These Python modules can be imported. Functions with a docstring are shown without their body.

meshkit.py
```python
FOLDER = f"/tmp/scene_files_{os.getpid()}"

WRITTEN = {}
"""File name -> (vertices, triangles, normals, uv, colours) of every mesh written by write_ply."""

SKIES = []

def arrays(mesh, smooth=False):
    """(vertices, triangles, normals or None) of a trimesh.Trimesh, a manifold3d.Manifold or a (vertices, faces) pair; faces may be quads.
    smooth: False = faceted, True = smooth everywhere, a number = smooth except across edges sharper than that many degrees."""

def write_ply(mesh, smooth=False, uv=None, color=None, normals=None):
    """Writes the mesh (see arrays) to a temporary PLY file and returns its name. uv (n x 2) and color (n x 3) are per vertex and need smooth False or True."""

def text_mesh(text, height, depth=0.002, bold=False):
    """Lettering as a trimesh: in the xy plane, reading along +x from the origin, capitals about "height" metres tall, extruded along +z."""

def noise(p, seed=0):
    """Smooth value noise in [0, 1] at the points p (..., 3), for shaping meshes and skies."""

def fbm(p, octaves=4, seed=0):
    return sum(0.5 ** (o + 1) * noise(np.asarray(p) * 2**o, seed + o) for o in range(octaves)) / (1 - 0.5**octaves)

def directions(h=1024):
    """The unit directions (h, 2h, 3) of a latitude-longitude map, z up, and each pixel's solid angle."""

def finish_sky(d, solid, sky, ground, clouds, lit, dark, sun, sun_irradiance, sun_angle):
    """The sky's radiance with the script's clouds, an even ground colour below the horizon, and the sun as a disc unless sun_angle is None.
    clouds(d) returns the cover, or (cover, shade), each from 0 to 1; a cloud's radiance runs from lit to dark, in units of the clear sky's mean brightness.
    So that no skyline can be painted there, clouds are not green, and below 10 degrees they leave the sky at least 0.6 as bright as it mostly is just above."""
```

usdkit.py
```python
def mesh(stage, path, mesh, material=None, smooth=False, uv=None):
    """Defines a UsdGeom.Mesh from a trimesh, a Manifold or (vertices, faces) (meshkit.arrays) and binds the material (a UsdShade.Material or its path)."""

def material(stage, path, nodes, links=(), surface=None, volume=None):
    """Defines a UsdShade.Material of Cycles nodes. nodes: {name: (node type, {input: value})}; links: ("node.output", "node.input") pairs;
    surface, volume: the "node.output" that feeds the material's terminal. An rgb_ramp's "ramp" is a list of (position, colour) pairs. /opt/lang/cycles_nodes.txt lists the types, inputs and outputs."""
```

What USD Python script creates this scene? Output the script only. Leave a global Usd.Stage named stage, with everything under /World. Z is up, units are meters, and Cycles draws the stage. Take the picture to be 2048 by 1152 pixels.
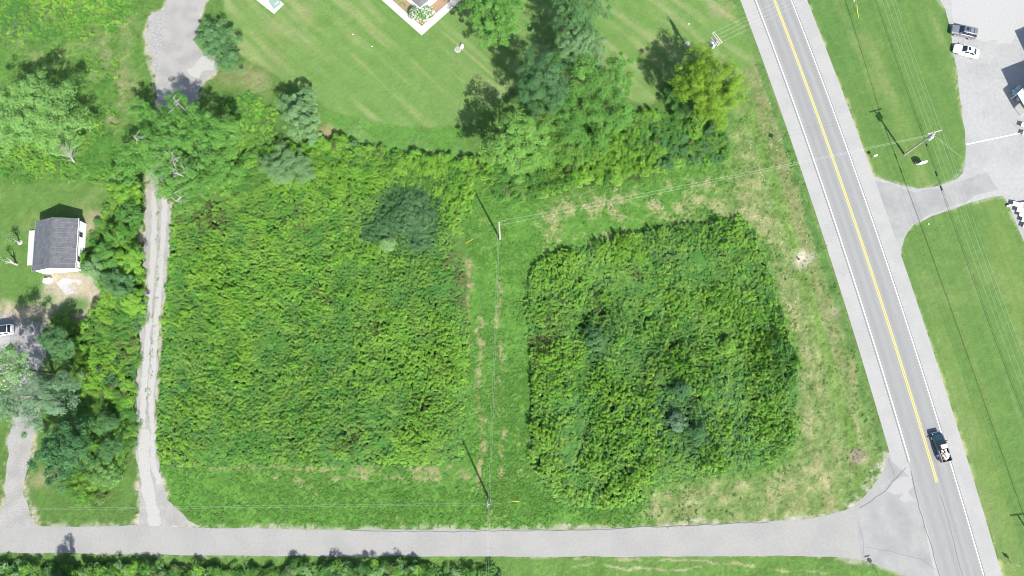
import math, random
import numpy as np, trimesh, shapely, usdkit, meshkit
from scipy import ndimage
from pxr import Usd, UsdGeom, UsdLux, UsdShade, Gf, Sdf, Vt

stage = Usd.Stage.CreateInMemory()
UsdGeom.SetStageUpAxis(stage, UsdGeom.Tokens.z)
UsdGeom.SetStageMetersPerUnit(stage, 1.0)
UsdGeom.Xform.Define(stage, '/World'); UsdGeom.Scope.Define(stage, '/World/Looks')
rng = np.random.default_rng(7); random.seed(7)

# ------------------------------------------------------------------ camera, sky, sun, exposure
CAM_H, TILT, EXPOSURE = 120.0, math.radians(12.07), 1.28
SUN_EL, SUN_X, SUN_Y = math.radians(43.0), 0.46, -0.888
cam = UsdGeom.Camera.Define(stage, '/World/camera')
cam.AddTranslateOp().Set(Gf.Vec3d(0, 0, CAM_H)); cam.AddRotateXOp().Set(math.degrees(TILT))
cam.CreateHorizontalApertureAttr(36.0); cam.CreateVerticalApertureAttr(20.25)
cam.CreateFocalLengthAttr(18.0 / math.tan(math.radians(36.87)))
cam.CreateClippingRangeAttr(Gf.Vec2f(0.5, 20000)); cam.CreateExposureAttr(EXPOSURE)
sky = UsdLux.DomeLight.Define(stage, '/World/sky'); sky.CreateIntensityAttr(1.0)
skymat = usdkit.material(stage, '/World/Looks/sky', {
    's': ('sky_texture', {'sky_type': 'single_scattering', 'sun_disc': False, 'sun_elevation': SUN_EL, 'sun_rotation': math.atan2(SUN_X, SUN_Y), 'aerosol_density': 1.6}),
    'b': ('background_shader', {'strength': 0.105})}, [('s.color', 'b.color')], surface='b.background')
UsdShade.MaterialBindingAPI.Apply(sky.GetPrim()).Bind(skymat)
sky.GetPrim().SetCustomDataByKey('kind', 'structure')
sun = UsdLux.DistantLight.Define(stage, '/World/sun')
sun.CreateIntensityAttr(1.15); sun.CreateAngleAttr(0.53); sun.CreateNormalizeAttr(True); sun.CreateColorAttr(Gf.Vec3f(1.0, 0.975, 0.93))
_d = Gf.Vec3d(SUN_X * math.cos(SUN_EL), SUN_Y * math.cos(SUN_EL), math.sin(SUN_EL)).GetNormalized()
sun.AddTransformOp().Set(Gf.Matrix4d(Gf.Rotation(Gf.Vec3d(0, 0, 1), _d), Gf.Vec3d(0)))

# ------------------------------------------------------------------ helpers
FPX = 1024 / math.tan(math.radians(36.87))
def G(px, py, z=0.0):
    """A point of the survey photograph (2048 x 1152) carried to the world at height z."""
    u = np.asarray(px, float) - 1024; v = np.asarray(py, float) - 576
    ry = -v * math.cos(TILT) + FPX * math.sin(TILT); rz = -v * math.sin(TILT) - FPX * math.cos(TILT)
    t = (z - CAM_H) / rz
    return np.stack([u * t, ry * t], -1)
def GP(pts, z=0.0):
    a = np.asarray(pts, float); return G(a[:, 0], a[:, 1], z)
SH = np.array([-SUN_X, -SUN_Y]) / math.hypot(SUN_X, SUN_Y) / math.tan(SUN_EL)   # shadow per metre of height

_used = {}
def numbered(name, parent='/World'):
    k = (parent, name); n = _used.get(k, 0); _used[k] = n + 1
    return name if n == 0 else f'{name}_{n:03d}'
def tagp(p, label=None, cat=None, group=None, kind=None):
    for k, v in (('label', label), ('category', cat), ('group', group), ('kind', kind)):
        if v: p.SetCustomDataByKey(k, v)
    return p
def obj(name, mesh, mat, parent='/World', smooth=False, **kw):
    if not isinstance(parent, str): parent = str(parent.GetPath())
    path = f'{parent}/{numbered(name, parent)}'
    m = usdkit.mesh(stage, path, mesh, mat, smooth=smooth)
    tagp(m.GetPrim(), **kw); return m.GetPrim()
def thing(name, label, cat, loc=(0, 0, 0), rz=0.0, group=None, kind=None):
    x = UsdGeom.Xform.Define(stage, '/World/' + numbered(name))
    x.AddTranslateOp().Set(Gf.Vec3d(*map(float, loc)))
    if rz: x.AddRotateZOp().Set(math.degrees(rz))
    return tagp(x.GetPrim(), label, cat, group, kind)
cat_ = trimesh.util.concatenate
def box(sx, sy, sz, c=(0, 0, 0), rz=0, ch=0):
    m = trimesh.creation.box((sx, sy, sz))
    if rz: m.apply_transform(trimesh.transformations.rotation_matrix(rz, (0, 0, 1)))
    m.apply_translation(c); return m
def tube(pts, r, sides=6):
    """Tapered tube through points."""
    p = np.asarray(pts, float); n = len(p); r = np.broadcast_to(np.asarray(r, float), (n,))
    t = np.gradient(p, axis=0); t /= np.linalg.norm(t, axis=1, keepdims=True) + 1e-12
    a = np.cross(t, np.where(np.abs(t[:, 2:]) < .9, [0, 0, 1.], [1., 0, 0])); a /= np.linalg.norm(a, axis=1, keepdims=True) + 1e-12
    b = np.cross(t, a); g = np.arange(sides) * 2 * np.pi / sides
    v = (p[:, None] + r[:, None, None] * (np.cos(g)[None, :, None] * a[:, None] + np.sin(g)[None, :, None] * b[:, None])).reshape(-1, 3)
    i, j = np.meshgrid(np.arange(n - 1), np.arange(sides), indexing='ij'); k = (j + 1) % sides
    q = np.stack([i * sides + j, i * sides + k, (i + 1) * sides + k, (i + 1) * sides + j], -1).reshape(-1, 4)
    f = np.vstack([q[:, [0, 1, 2]], q[:, [0, 2, 3]]])
    caps = []
    for base, rev in ((0, True), ((n - 1) * sides, False)):
        c = np.array([[base, base + x, base + x + 1] for x in range(1, sides - 1)]); caps.append(c[:, ::-1] if rev else c)
    return trimesh.Trimesh(v, np.vstack([f] + caps), process=False)
def cyl(r, h, c=(0, 0, 0), sides=16, r2=None):
    m = tube([(0, 0, 0), (0, 0, h)], [r, r if r2 is None else r2], sides); m.apply_translation(c); return m
def sheet(poly, z, seg=None):
    """Flat sheet from a shapely polygon."""
    if seg: poly = shapely.segmentize(poly, seg)
    if poly.geom_type != 'Polygon': return cat_([sheet(p, z) for p in poly.geoms])
    v, f = trimesh.creation.triangulate_polygon(poly, engine='earcut')
    v3 = np.column_stack([v, np.full(len(v), z)]); m = trimesh.Trimesh(v3, f, process=False)
    if m.face_normals[:, 2].sum() < 0: m.faces = m.faces[:, ::-1]
    return m
def slab(poly, z0, z1):
    if poly.geom_type != 'Polygon': return cat_([slab(p, z0, z1) for p in poly.geoms])
    m = trimesh.creation.extrude_polygon(poly, z1 - z0, engine='earcut'); m.apply_translation((0, 0, z0)); return m
def spl(pts, n=8):
    """Smooth polyline through points (Catmull-Rom)."""
    p = np.asarray(pts, float); q = np.vstack([2 * p[0] - p[1], p, 2 * p[-1] - p[-2]]); out = []
    for i in range(1, len(q) - 2):
        a, b, c, d = q[i - 1:i + 3]
        for t in np.linspace(0, 1, n, endpoint=False):
            out.append(.5 * ((2 * b) + (c - a) * t + (2 * a - 5 * b + 4 * c - d) * t * t + (3 * b - a - 3 * c + d) * t ** 3))
    return np.vstack([out, p[-1:]])
def ragged(poly, amp, step=.5, seed=0):
    """Irregular outline: worn edges of paving and gravel."""
    r = np.random.default_rng(seed); c = np.array(shapely.segmentize(poly, step).exterior.coords)[:-1]
    n = ndimage.gaussian_filter1d(r.normal(size=(len(c), 2)), 1.5, axis=0, mode='wrap') * 2.2 + ndimage.gaussian_filter1d(r.normal(size=(len(c), 2)), 6, axis=0, mode='wrap') * 3
    return shapely.Polygon(c + n * amp * .5).buffer(0)
def offset_strip(line, d0, d1):
    """Polygon between two offsets (to the right of travel is positive) of a polyline."""
    p = np.asarray(line, float); t = np.gradient(p, axis=0); t /= np.linalg.norm(t, axis=1, keepdims=True); nrm = np.column_stack([t[:, 1], -t[:, 0]])
    return shapely.Polygon(np.vstack([p + nrm * d0, (p + nrm * d1)[::-1]]))
M = {}
def mat(name, nodes, links, surface): M[name] = usdkit.material(stage, '/World/Looks/' + name, nodes, links, surface); return M[name]
def noisy(name, c0, c1, scale=3.0, rough=.85, bump=0.0, bscale=30.0, detail=6, spec=.25, metal=0.0, c2=None, sc2=.3):
    """Two-tone noise colour with fine relief; positions are world metres."""
    n = {'g': ('geometry', {}), 'n': ('noise_texture', {'scale': scale, 'detail': detail, 'roughness': .65}), 'r': ('rgb_ramp', {'ramp': [(.3, c0), (.7, c1)]}),
         'p': ('principled_bsdf', {'roughness': rough, 'specular_ior_level': spec, 'metallic': metal})}
    l = [('g.position', 'n.vector'), ('n.fac', 'r.fac')]
    last = 'r.color'
    if c2 is not None:
        n['n2'] = ('noise_texture', {'scale': sc2, 'detail': 4}); n['r2'] = ('rgb_ramp', {'ramp': [(.42, (1, 1, 1)), (.62, c2)]}); n['mx'] = ('mix', {'mix_type': 'multiply', 'fac': 1.0})
        l += [('g.position', 'n2.vector'), ('n2.fac', 'r2.fac'), ('r.color', 'mx.color1'), ('r2.color', 'mx.color2')]; last = 'mx.color'
    l.append((last, 'p.base_color'))
    if bump:
        n['nb'] = ('noise_texture', {'scale': bscale, 'detail': 4}); n['b'] = ('bump', {'strength': 1.0, 'distance': bump})
        l += [('g.position', 'nb.vector'), ('nb.fac', 'b.height'), ('b.normal', 'p.normal')]
    return mat(name, n, l, 'p.BSDF')
def plain(name, c, rough=.6, spec=.4, metal=0.0, **k):
    return mat(name, {'p': ('principled_bsdf', {'base_color': c, 'roughness': rough, 'specular_ior_level': spec, 'metallic': metal, **k})}, [], 'p.BSDF')
LEAF = (1.78, 2.12, 1.95)
def leafmat(name, c, c2, spread=.4, trans=.18, nscale=.35):
    """Leaf: tone differs leaf by leaf and drifts over metres; some light passes through."""
    lo, hi = 1 - spread, 1 + spread; c, c2 = np.multiply(c, LEAF), np.multiply(c2, LEAF)
    return mat(name, {
        'g': ('geometry', {}), 'n': ('noise_texture', {'scale': nscale, 'detail': 3}), 'r': ('rgb_ramp', {'ramp': [(.35, c), (.65, c2)]}),
        'v': ('map_range', {'from_min': 0, 'from_max': 1, 'to_min': lo, 'to_max': hi}), 'm': ('vector_math', {'math_type': 'scale'}),
        'p': ('principled_bsdf', {'roughness': .55, 'specular_ior_level': .3}), 't': ('translucent_bsdf', {}), 'x': ('mix_closure', {'fac': trans})},
        [('g.position', 'n.vector'), ('n.fac', 'r.fac'), ('g.random_per_island', 'v.value'), ('r.color', 'm.vector1'), ('v.result', 'm.scale'),
         ('m.vector', 'p.base_color'), ('m.vector', 't.color'), ('p.BSDF', 'x.closure1'), ('t.BSDF', 'x.closure2')], 'x.closure')

# ------------------------------------------------------------------ materials
noisy('asphalt_lane', (.192, .194, .193), (.236, .238, .237), 5, .9, .004, 60, c2=(.88, .88, .9), sc2=.22)
noisy('asphalt_shoulder', (0.227, 0.224, 0.212), (0.268, 0.264, 0.250), 3, .92, .004, 60, c2=(.93, .93, .94), sc2=.25)
noisy('asphalt_side', (0.198, 0.193, 0.179), (0.233, 0.228, 0.212), 2.5, .92, .004, 60, c2=(.92, .925, .94), sc2=.18)
noisy('asphalt_apron', (0.188, 0.185, 0.177), (0.228, 0.226, 0.215), 1.2, .92, .004, 60, c2=(.86, .87, .88), sc2=.3)
noisy('lot_paving', (0.217, 0.216, 0.207), (0.268, 0.266, 0.254), 1.5, .92, .004, 50, c2=(.88, .885, .9), sc2=.12)
noisy('lot_gravel', (0.238, 0.237, 0.227), (0.292, 0.291, 0.277), 3, .95, .02, 20)
noisy('gravel', (0.173, 0.167, 0.155), (0.271, 0.264, 0.245), 4.5, .95, .03, 14, c2=(.86, .86, .86), sc2=.4)
noisy('gravel_coarse', (0.131, 0.129, 0.122), (0.281, 0.276, 0.266), 2.6, .95, .05, 8)
noisy('gravel_worn', (0.234, 0.228, 0.212), (0.285, 0.280, 0.262), 3, .95, .01, 20)
noisy('concrete', (.335, .322, .3), (.4, .385, .36), 4, .9, .004, 30)
noisy('concrete_slab', (0.252, 0.243, 0.234), (0.309, 0.299, 0.285), 2, .9, .004, 30)
noisy('concrete_old', (.19, .186, .18), (.26, .253, .243), 3, .9, .01, 15)
noisy('crack_fill', (.05, .05, .05), (.1, .1, .1), 8, .9)
noisy('paint_white', (.55, .55, .55), (.72, .72, .72), 6, .8)
noisy('paint_yellow', (.52, .36, .05), (.62, .45, .08), 6, .8)
noisy('bark', (.045, .042, .036), (.1, .094, .082), 6, .95, .03, 12)
noisy('bark_grey', (.2, .185, .165), (.36, .34, .31), 5, .95, .02, 12)
noisy('dead_wood', (.2, .19, .175), (.36, .345, .325), 5, .95, .02, 12)
noisy('pole_wood', (.2, .18, .15), (.34, .31, .27), 4, .9, .01, 20)
noisy('crossarm_wood', (.3, .29, .26), (.42, .4, .37), 4, .9)
plain('wire_bright', (.4, .4, .39), .6, .4, 0.0); plain('wire_dark', (.02, .02, .022), .6)
plain('galv', (.5, .51, .52), .45, .5, .6); plain('transformer', (.42, .44, .45), .5)
plain('insulator', (.62, .63, .63), .3); plain('black_plastic', (.012, .012, .013), .5); plain('guard_yellow', (.75, .55, .04), .5)
noisy('siding', (.68, .68, .67), (.76, .76, .75), 1.5, .6, 0, c2=(.93, .95, .96), sc2=.6)
noisy('roof_metal', (.12, .118, .122), (.2, .198, .202), 1.2, .42, 0, metal=.6, spec=.5)
plain('roof_seam', (.24, .24, .245), .45, .5, .6)
noisy('roof_shingle', (.08, .078, .08), (.13, .128, .13), 3, .85, .01, 25)
noisy('roof_green', (.36, .45, .42), (.42, .5, .47), 1.5, .5)
plain('trim_white', (.74, .74, .73), .5); plain('glass_dark', (.015, .02, .025), .06, .6); plain('frame_grey', (.3, .3, .3), .5)
noisy('mulch', (.14, .09, .055), (.27, .19, .125), 6, .95, .02, 20)
noisy('dirt', (.3, .25, .185), (.43, .37, .285), 3, .95, .02, 15)
plain('pool_cover', (.17, .24, .2), .6); plain('sign_back', (.42, .44, .46), .4, .5, .5); plain('sign_yellow', (.7, .5, .03), .5); plain('sign_blue', (.12, .22, .45), .5)
plain('stone_white', (.62, .61, .58), .8)

# ------------------------------------------------------------------ road lines (world metres)
def L(pts): return spl(GP(pts), 6)
def pxx(pts): a = np.array(pts, float); return a
def ext(pts, up=60, dn=40):
    """The line goes on beyond the frame in its own direction."""
    a, b = pts[0] - pts[1], pts[-1] - pts[-2]
    return np.vstack([pts[0] + a / np.linalg.norm(a) * up, pts, pts[-1] + b / np.linalg.norm(b) * dn])
yellow = GP([(1549.5, 0), (1571, 60), (1612.5, 170), (1634, 230), (1681.5, 360), (1702, 420), (1748.5, 560), (1768, 620), (1805, 740), (1824, 800), (1880, 985), (1928, 1152)])
k = np.polyfit(yellow[:, 1], yellow[:, 0], 3)
ys = np.linspace(150, -70, 111); CL = np.column_stack([np.polyval(k, np.clip(ys, -25, 86)) + (np.clip(ys - 86, 0, None)) * np.polyval(np.polyder(k), 86) + np.clip(ys + 25, None, 0) * np.polyval(np.polyder(k), -25), ys])
def lat(pts):
    """Signed lateral distance of image points from the centre line (positive to the right of the frame)."""
    g = GP(pts); ln = shapely.LineString(CL); d = []
    for p in g:
        s = ln.project(shapely.Point(p)); q = np.array(ln.interpolate(s).coords[0]); d.append(np.sign(p[0] - q[0]) * np.hypot(*(p - q)))
    return np.array(d)
WL = np.median(lat([(1511, 0), (1574, 170), (1643, 360), (1710, 560), (1764.5, 740)])); WR = np.median(lat([(1606, 60), (1646.6, 170), (1716.5, 360), (1785, 560), (1843, 740), (1922, 1000)]))
OL = np.median(lat([(1481, 0), (1544, 170), (1609, 360), (1674, 560), (1728, 740)])); OR = np.median(lat([(1638, 60), (1679, 170), (1751, 360), (1820, 560), (1878, 740), (2003, 1152)]))
def strip(d0, d1, y0=160, y1=-80):
    p = CL[(CL[:, 1] <= y0) & (CL[:, 1] >= y1)]
    s = offset_strip(p, -d0, -d1) if False else offset_strip(p[::-1], d0, d1)
    return s

side_top = [(-700, 1056), (0, 1054), (137, 1053), (278, 1051), (400, 1056), (512, 1057), (660, 1060), (1024, 1059), (1100, 1060), (1190, 1058), (1290, 1054), (1365, 1050), (1465, 1047), (1536, 1043), (1600, 1038), (1650, 1032), (1690, 1022), (1708, 1013), (1722, 1000), (1745, 976), (1758, 958), (1767, 940), (1774, 920), (1773, 905)]
side_bot = [(-700, 1098), (0, 1105), (260, 1108), (512, 1111), (700, 1112), (1024, 1113), (1536, 1112), (1650, 1114), (1700, 1118), (1736, 1123), (1770, 1136), (1812, 1153), (1870, 1200), (1900, 1250)]
side_poly = shapely.Polygon(np.vstack([GP(side_top), GP([(1800, 905), (1840, 990), (1905, 1180), (1930, 1250)]), GP(side_bot)[::-1]])).buffer(0)
SHL = strip(OL, WL + .25); SHR = strip(WR - .2, OR); LANE = strip(WL - .32, WR + .22)
lawn1 = GP([(1879, -60), (1879, 0), (1891, 20), (1897, 40), (1903, 73), (1908, 110), (1914, 143), (1919, 193), (1924, 227), (1929, 260), (1932, 290), (1930, 328), (1925, 345), (1913, 358), (1889, 368), (1860, 375), (1836, 377), (1803, 370), (1769, 359), (1749, 352)])
lawn2 = GP([(1803, 505), (1804, 491), (1808, 475), (1815, 462), (1826, 451), (1843, 442), (1863, 432), (1889, 424), (1929, 409), (1969, 397), (2003, 391), (2011, 397), (2018, 412), (2026, 434), (2036, 457), (2048, 481), (2110, 640)])
lot_poly = shapely.Polygon(np.vstack([[(130, 130)], [lawn1[0] + (0, 40)], lawn1, GP([(1735, 352), (1788, 505)]), lawn2, [(130, 25)]])).buffer(0)
drive_l = [(352, -40), (336, 0), (335, 10), (318, 22), (297, 32), (292, 70), (296, 100), (305, 130), (313, 150), (316, 215), (312, 300), (300, 350), (297, 384), (287, 451), (283, 501), (291, 534), (288, 584), (285, 637), (280, 701), (275, 768), (273, 868), (275, 935), (278, 1001), (278, 1056)]
drive_r = [(425, -40), (413, 0), (404, 22), (400, 32), (394, 60), (392, 88), (402, 104), (425, 114), (436, 124), (432, 142), (412, 162), (400, 182), (384, 215), (345, 300), (326, 350), (320, 384), (328, 394), (341, 411), (343, 444), (338, 484), (335, 524), (331, 550), (328, 597), (322, 611), (315, 684), (313, 768), (312, 868), (317, 918), (323, 958), (333, 991), (348, 1015), (367, 1035), (395, 1054)]
drive_poly = shapely.Polygon(np.vstack([GP(drive_l), GP(drive_r)[::-1]])).buffer(0)
hd_l = [(38, 800), (27, 840), (18, 880), (13, 940), (5, 1010), (-8, 1056)]; hd_r = [(75, 800), (70, 855), (65, 890), (58, 925), (50, 960), (48, 990), (55, 1015), (68, 1035), (82, 1055)]
hdrive_poly = shapely.Polygon(np.vstack([GP(hd_l), GP(hd_r)[::-1]])).buffer(0)
yard_poly = shapely.Polygon(GP([(-60, 640), (0, 628), (60, 640), (92, 645), (100, 690), (80, 740), (78, 810), (36, 815), (30, 760), (-60, 740)])).buffer(0)

# ------------------------------------------------------------------ ground: one sheet to the horizon, grass tones as they grow
STEP = .25
gx = np.arange(-106, 106.01, STEP); gy = np.arange(-28, 90.01, STEP); X, Y = np.meshgrid(gx, gy); SHP = X.shape
def nz(sig, seed, aniso=None):
    a = np.random.default_rng(seed).normal(size=SHP); a = ndimage.gaussian_filter(a, sig if aniso is None else aniso, mode='wrap'); return a / a.std()
n_f, n_m, n_l, n_xl = nz(.6, 1), nz(2.2, 2), nz(7, 3), nz(22, 4)
wx, wy = nz(3, 5) * .35 + nz(10, 6) * .5, nz(3, 7) * .35 + nz(10, 8) * .5
def mask(poly, soft=1.0, warp=1.0):
    if not hasattr(poly, 'geom_type'): poly = shapely.Polygon(GP(poly)).buffer(0)
    shapely.prepare(poly); m = shapely.contains_xy(poly, X + wx * warp, Y + wy * warp).astype(float)
    return ndimage.gaussian_filter(m, soft / STEP) if soft else m
C = np.empty(SHP + (3,)); AMP = np.full(SHP, .22)
def put(m, col, amp=None):
    col = np.asarray(col, float); C[:] = C * (1 - m[..., None]) + col * m[..., None]
    if amp is not None: AMP[:] = AMP * (1 - m) + amp * m
def smooth(a, lo, hi): t = np.clip((a - lo) / (hi - lo), 0, 1); return t * t * (3 - 2 * t)
C[:] = (.06, .115, .026)
LAWN_UP = mask([(440, -60), (452, 30), (480, 110), (545, 145), (640, 205), (655, 222), (700, 232), (790, 253), (850, 255), (925, 250), (1000, 200), (1060, 150), (1240, 190), (1290, 210), (1310, 200), (1330, 160), (1480, 240), (1580, 260), (1500, -60)], .25, .25)
LAWN_R = mask(shapely.Polygon(np.vstack([CL[::-1] + (OR, 0), [(300, 150), (300, -70)]])), .2, .1)
SHED_LAWN = mask([(-80, 365), (100, 366), (225, 362), (232, 380), (215, 430), (190, 640), (110, 645), (60, 625), (-80, 620)], .3, .4)
put(LAWN_UP, (.088, .152, .041), .12); put(LAWN_R, (.071, .13, .033), .14); put(SHED_LAWN, (.068, .128, .03), .18)
# mower passes
def stripes(a, b, per, seed, sharp=2.0):
    d = GP([b])[0] - GP([a])[0]; d /= np.hypot(*d); c = -X * d[1] + Y * d[0] + nz(14, seed) * .25
    along = nz(1, seed + 1, (1, 1)); s = np.sin(2 * np.pi * c / per) + .55 * np.sin(2 * np.pi * c / (per * 2.7) + 1)
    return np.tanh(s * sharp) * .5
def streak(along, across, ln, wd, seed):
    """Noise drawn out along a direction of travel, as mowers leave it."""
    a = np.random.default_rng(seed).normal(size=(900, 900)); a = ndimage.gaussian_filter(a, (ln / .3, wd / .3), mode='wrap'); a /= a.std()
    return ndimage.map_coordinates(a, [along / .3, across / .3], order=1, mode='grid-wrap')
_d = GP([(843, 71)])[0] - GP([(763, 0)])[0]; _d /= np.hypot(*_d); UA, UC = X * _d[0] + Y * _d[1] + nz(14, 22) * .2, -X * _d[1] + Y * _d[0] + nz(14, 23) * .2
k1, k2, k3 = streak(UA, UC, 5, .55, 24), streak(UA, UC, 9, .22, 25), streak(UA, UC, 3, 1.4, 26)
s1 = stripes((763, 0), (843, 71), 3.3, 20); dryn = smooth(n_l * .3 + n_xl * .35 + s1 * .9 + k1 * .75 + k3 * .5, -.7, 2.0)
put(LAWN_UP * dryn * .85, (.145, .182, .07)); put(LAWN_UP * smooth(-s1 + n_l * .2, .1, .7) * .5, (.068, .142, .027)); put(LAWN_UP * smooth(k2, 1.2, 2.4) * .5, (.19, .2, .09)); put(LAWN_UP * smooth(-k2, 1.3, 2.4) * .3, (.06, .13, .028))
DL = np.interp(Y, CL[::-1, 1], CL[::-1, 0]); SL = np.interp(Y, CL[::-1, 1], np.gradient(CL[::-1, 0], CL[::-1, 1])); DR = (X - DL) / np.sqrt(1 + SL ** 2)
r1, r2, r3 = streak(Y, DR, 8, .3, 31), streak(Y, DR, 12, .9, 32), streak(Y, DR, 5, .18, 33)
s2 = stripes((1620, 0), (1700, 230), 2.2, 30); put(LAWN_R * smooth(r2 + r1 * .4, .1, 1.8) * .5, (.105, .152, .042)); put(LAWN_R * smooth(-r1 - r2 * .4, .4, 2.0) * .45, (.052, .112, .026)); put(LAWN_R * smooth(s2 + n_l * .5, 0, 1.4) * .25, (.098, .15, .04)); put(LAWN_R * smooth(n_l * .6 + r2 * .6 + r3 * .3, .6, 2.2) * .35, (.13, .165, .062)); put(LAWN_R * smooth(r3, 1.2, 2.4) * .25, (.13, .175, .07)); put(LAWN_R * smooth(-n_xl - n_l * .3, .5, 1.8) * .4, (.05, .115, .03))
put(SHED_LAWN * smooth(n_l * .7 + n_m * .4, .2, 1.8) * .5, (.115, .15, .05))
UPSTRIP = mask([(640, 205), (655, 222), (700, 232), (790, 253), (850, 255), (925, 250), (935, 312), (850, 320), (780, 310), (740, 290), (660, 275)], .25, .3); put(UPSTRIP, (.06, .145, .026), .2); put(UPSTRIP * smooth(n_l, .3, 1.5) * .5, (.09, .16, .05))
# rough mown strips among the weeds
MOWN = mask([(930, 330), (1100, 400), (1200, 375), (1450, 320), (1470, 230), (1560, 250), (1600, 330), (1775, 930), (1745, 980), (1660, 1030), (1536, 1045), (1100, 1060), (660, 1060), (400, 1056), (345, 1015), (320, 930), (925, 935), (938, 640), (930, 420)], .3, .5)
put(MOWN, (.06, .138, .024), .3)
put(MOWN * smooth(n_l * .6 + n_m * .6 + n_f * .3, .9, 2.4) * .4, (.14, .15, .058))
DRYTOP = mask([(1075, 420), (1200, 385), (1440, 350), (1475, 400), (1470, 440), (1300, 470), (1200, 482), (1090, 520)], 1.0); put(DRYTOP * smooth(n_m * .7 + n_l * .6 + n_f * .4, -.2, 1.6) * .8, (.17, .165, .078))
LINEM = np.zeros(SHP)
for a, b, w in (((965, 640), (962, 980), .5), ((1005, 560), (1002, 960), .4), ((350, 930), (715, 933), .5), ((540, 960), (940, 958), .35), ((930, 520), (938, 700), .7), ((720, 940), (930, 945), .45)):
    ln = shapely.LineString(GP([a, b])); m = mask(ln.buffer(w), .25, .7) * smooth(n_m * .8 + n_f * .5, -.9, 1.0); LINEM = np.maximum(LINEM, m); put(m * .85, (.185, .155, .085))
FIELD_L = [(345, 410), (335, 560), (322, 680), (318, 800), (322, 930), (500, 930), (700, 932), (920, 930), (935, 760), (938, 640), (930, 560), (905, 500), (940, 420), (955, 330), (860, 322), (780, 312), (735, 295), (640, 290), (560, 330), (490, 390), (430, 410), (380, 405)]
FIELD_R = [(1072, 535), (1095, 518), (1205, 487), (1300, 467), (1478, 436), (1502, 458), (1540, 560), (1573, 680), (1592, 720), (1593, 840), (1582, 888), (1540, 920), (1420, 955), (1300, 965), (1280, 1000), (1190, 1020), (1110, 1010), (1062, 930), (1060, 700), (1058, 570)]
# verge of the highway: strips side by side with the road
DL = np.interp(Y, CL[::-1, 1], CL[::-1, 0]); SL = np.interp(Y, CL[::-1, 1], np.gradient(CL[::-1, 0], CL[::-1, 1])); D = (X - DL) / np.sqrt(1 + SL ** 2) - OL
VER = mask([(1440, -60), (1478, -60), (1610, 330), (1780, 905), (1765, 950), (1740, 985), (1650, 1036), (1300, 1056), (1290, 980), (1420, 960), (1540, 925), (1585, 890), (1595, 840), (1592, 720), (1575, 680), (1540, 560), (1505, 460), (1470, 440), (1450, 320), (1475, 240), (1490, 100)], 1.3, 1.6)
dd = -D + n_l * .22 + n_m * .08
put(VER, (.1, .146, .045), .34); put(VER * smooth(r1 * .8 + r2 * .5, .2, 2) * .5, (.15, .16, .068)); put(VER * smooth(r3, .9, 2.2) * .5, (.22, .205, .11)); put(VER * smooth(-r1, .6, 2) * .5, (.065, .125, .03))
put(VER * smooth(dd, 0, .4) * (1 - smooth(dd, 1.4, 2.2)), (.055, .115, .03))
br = smooth(dd, 1.6, 2.4) * (1 - smooth(dd, 4.2, 5.2)) * smooth(55 - Y + n_l * 3, -28, -8) * smooth(Y + n_l * 2, 2, 12); put(VER * br * smooth(n_m * .7 + n_f * .6 + n_l * .3 + .3, -.8, 1.2) * .7, (.13, .12, .058))
put(VER * smooth(dd, 4.6, 5.2) * (1 - smooth(dd, 6.4, 7.2)), (.082, .14, .032))
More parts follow.
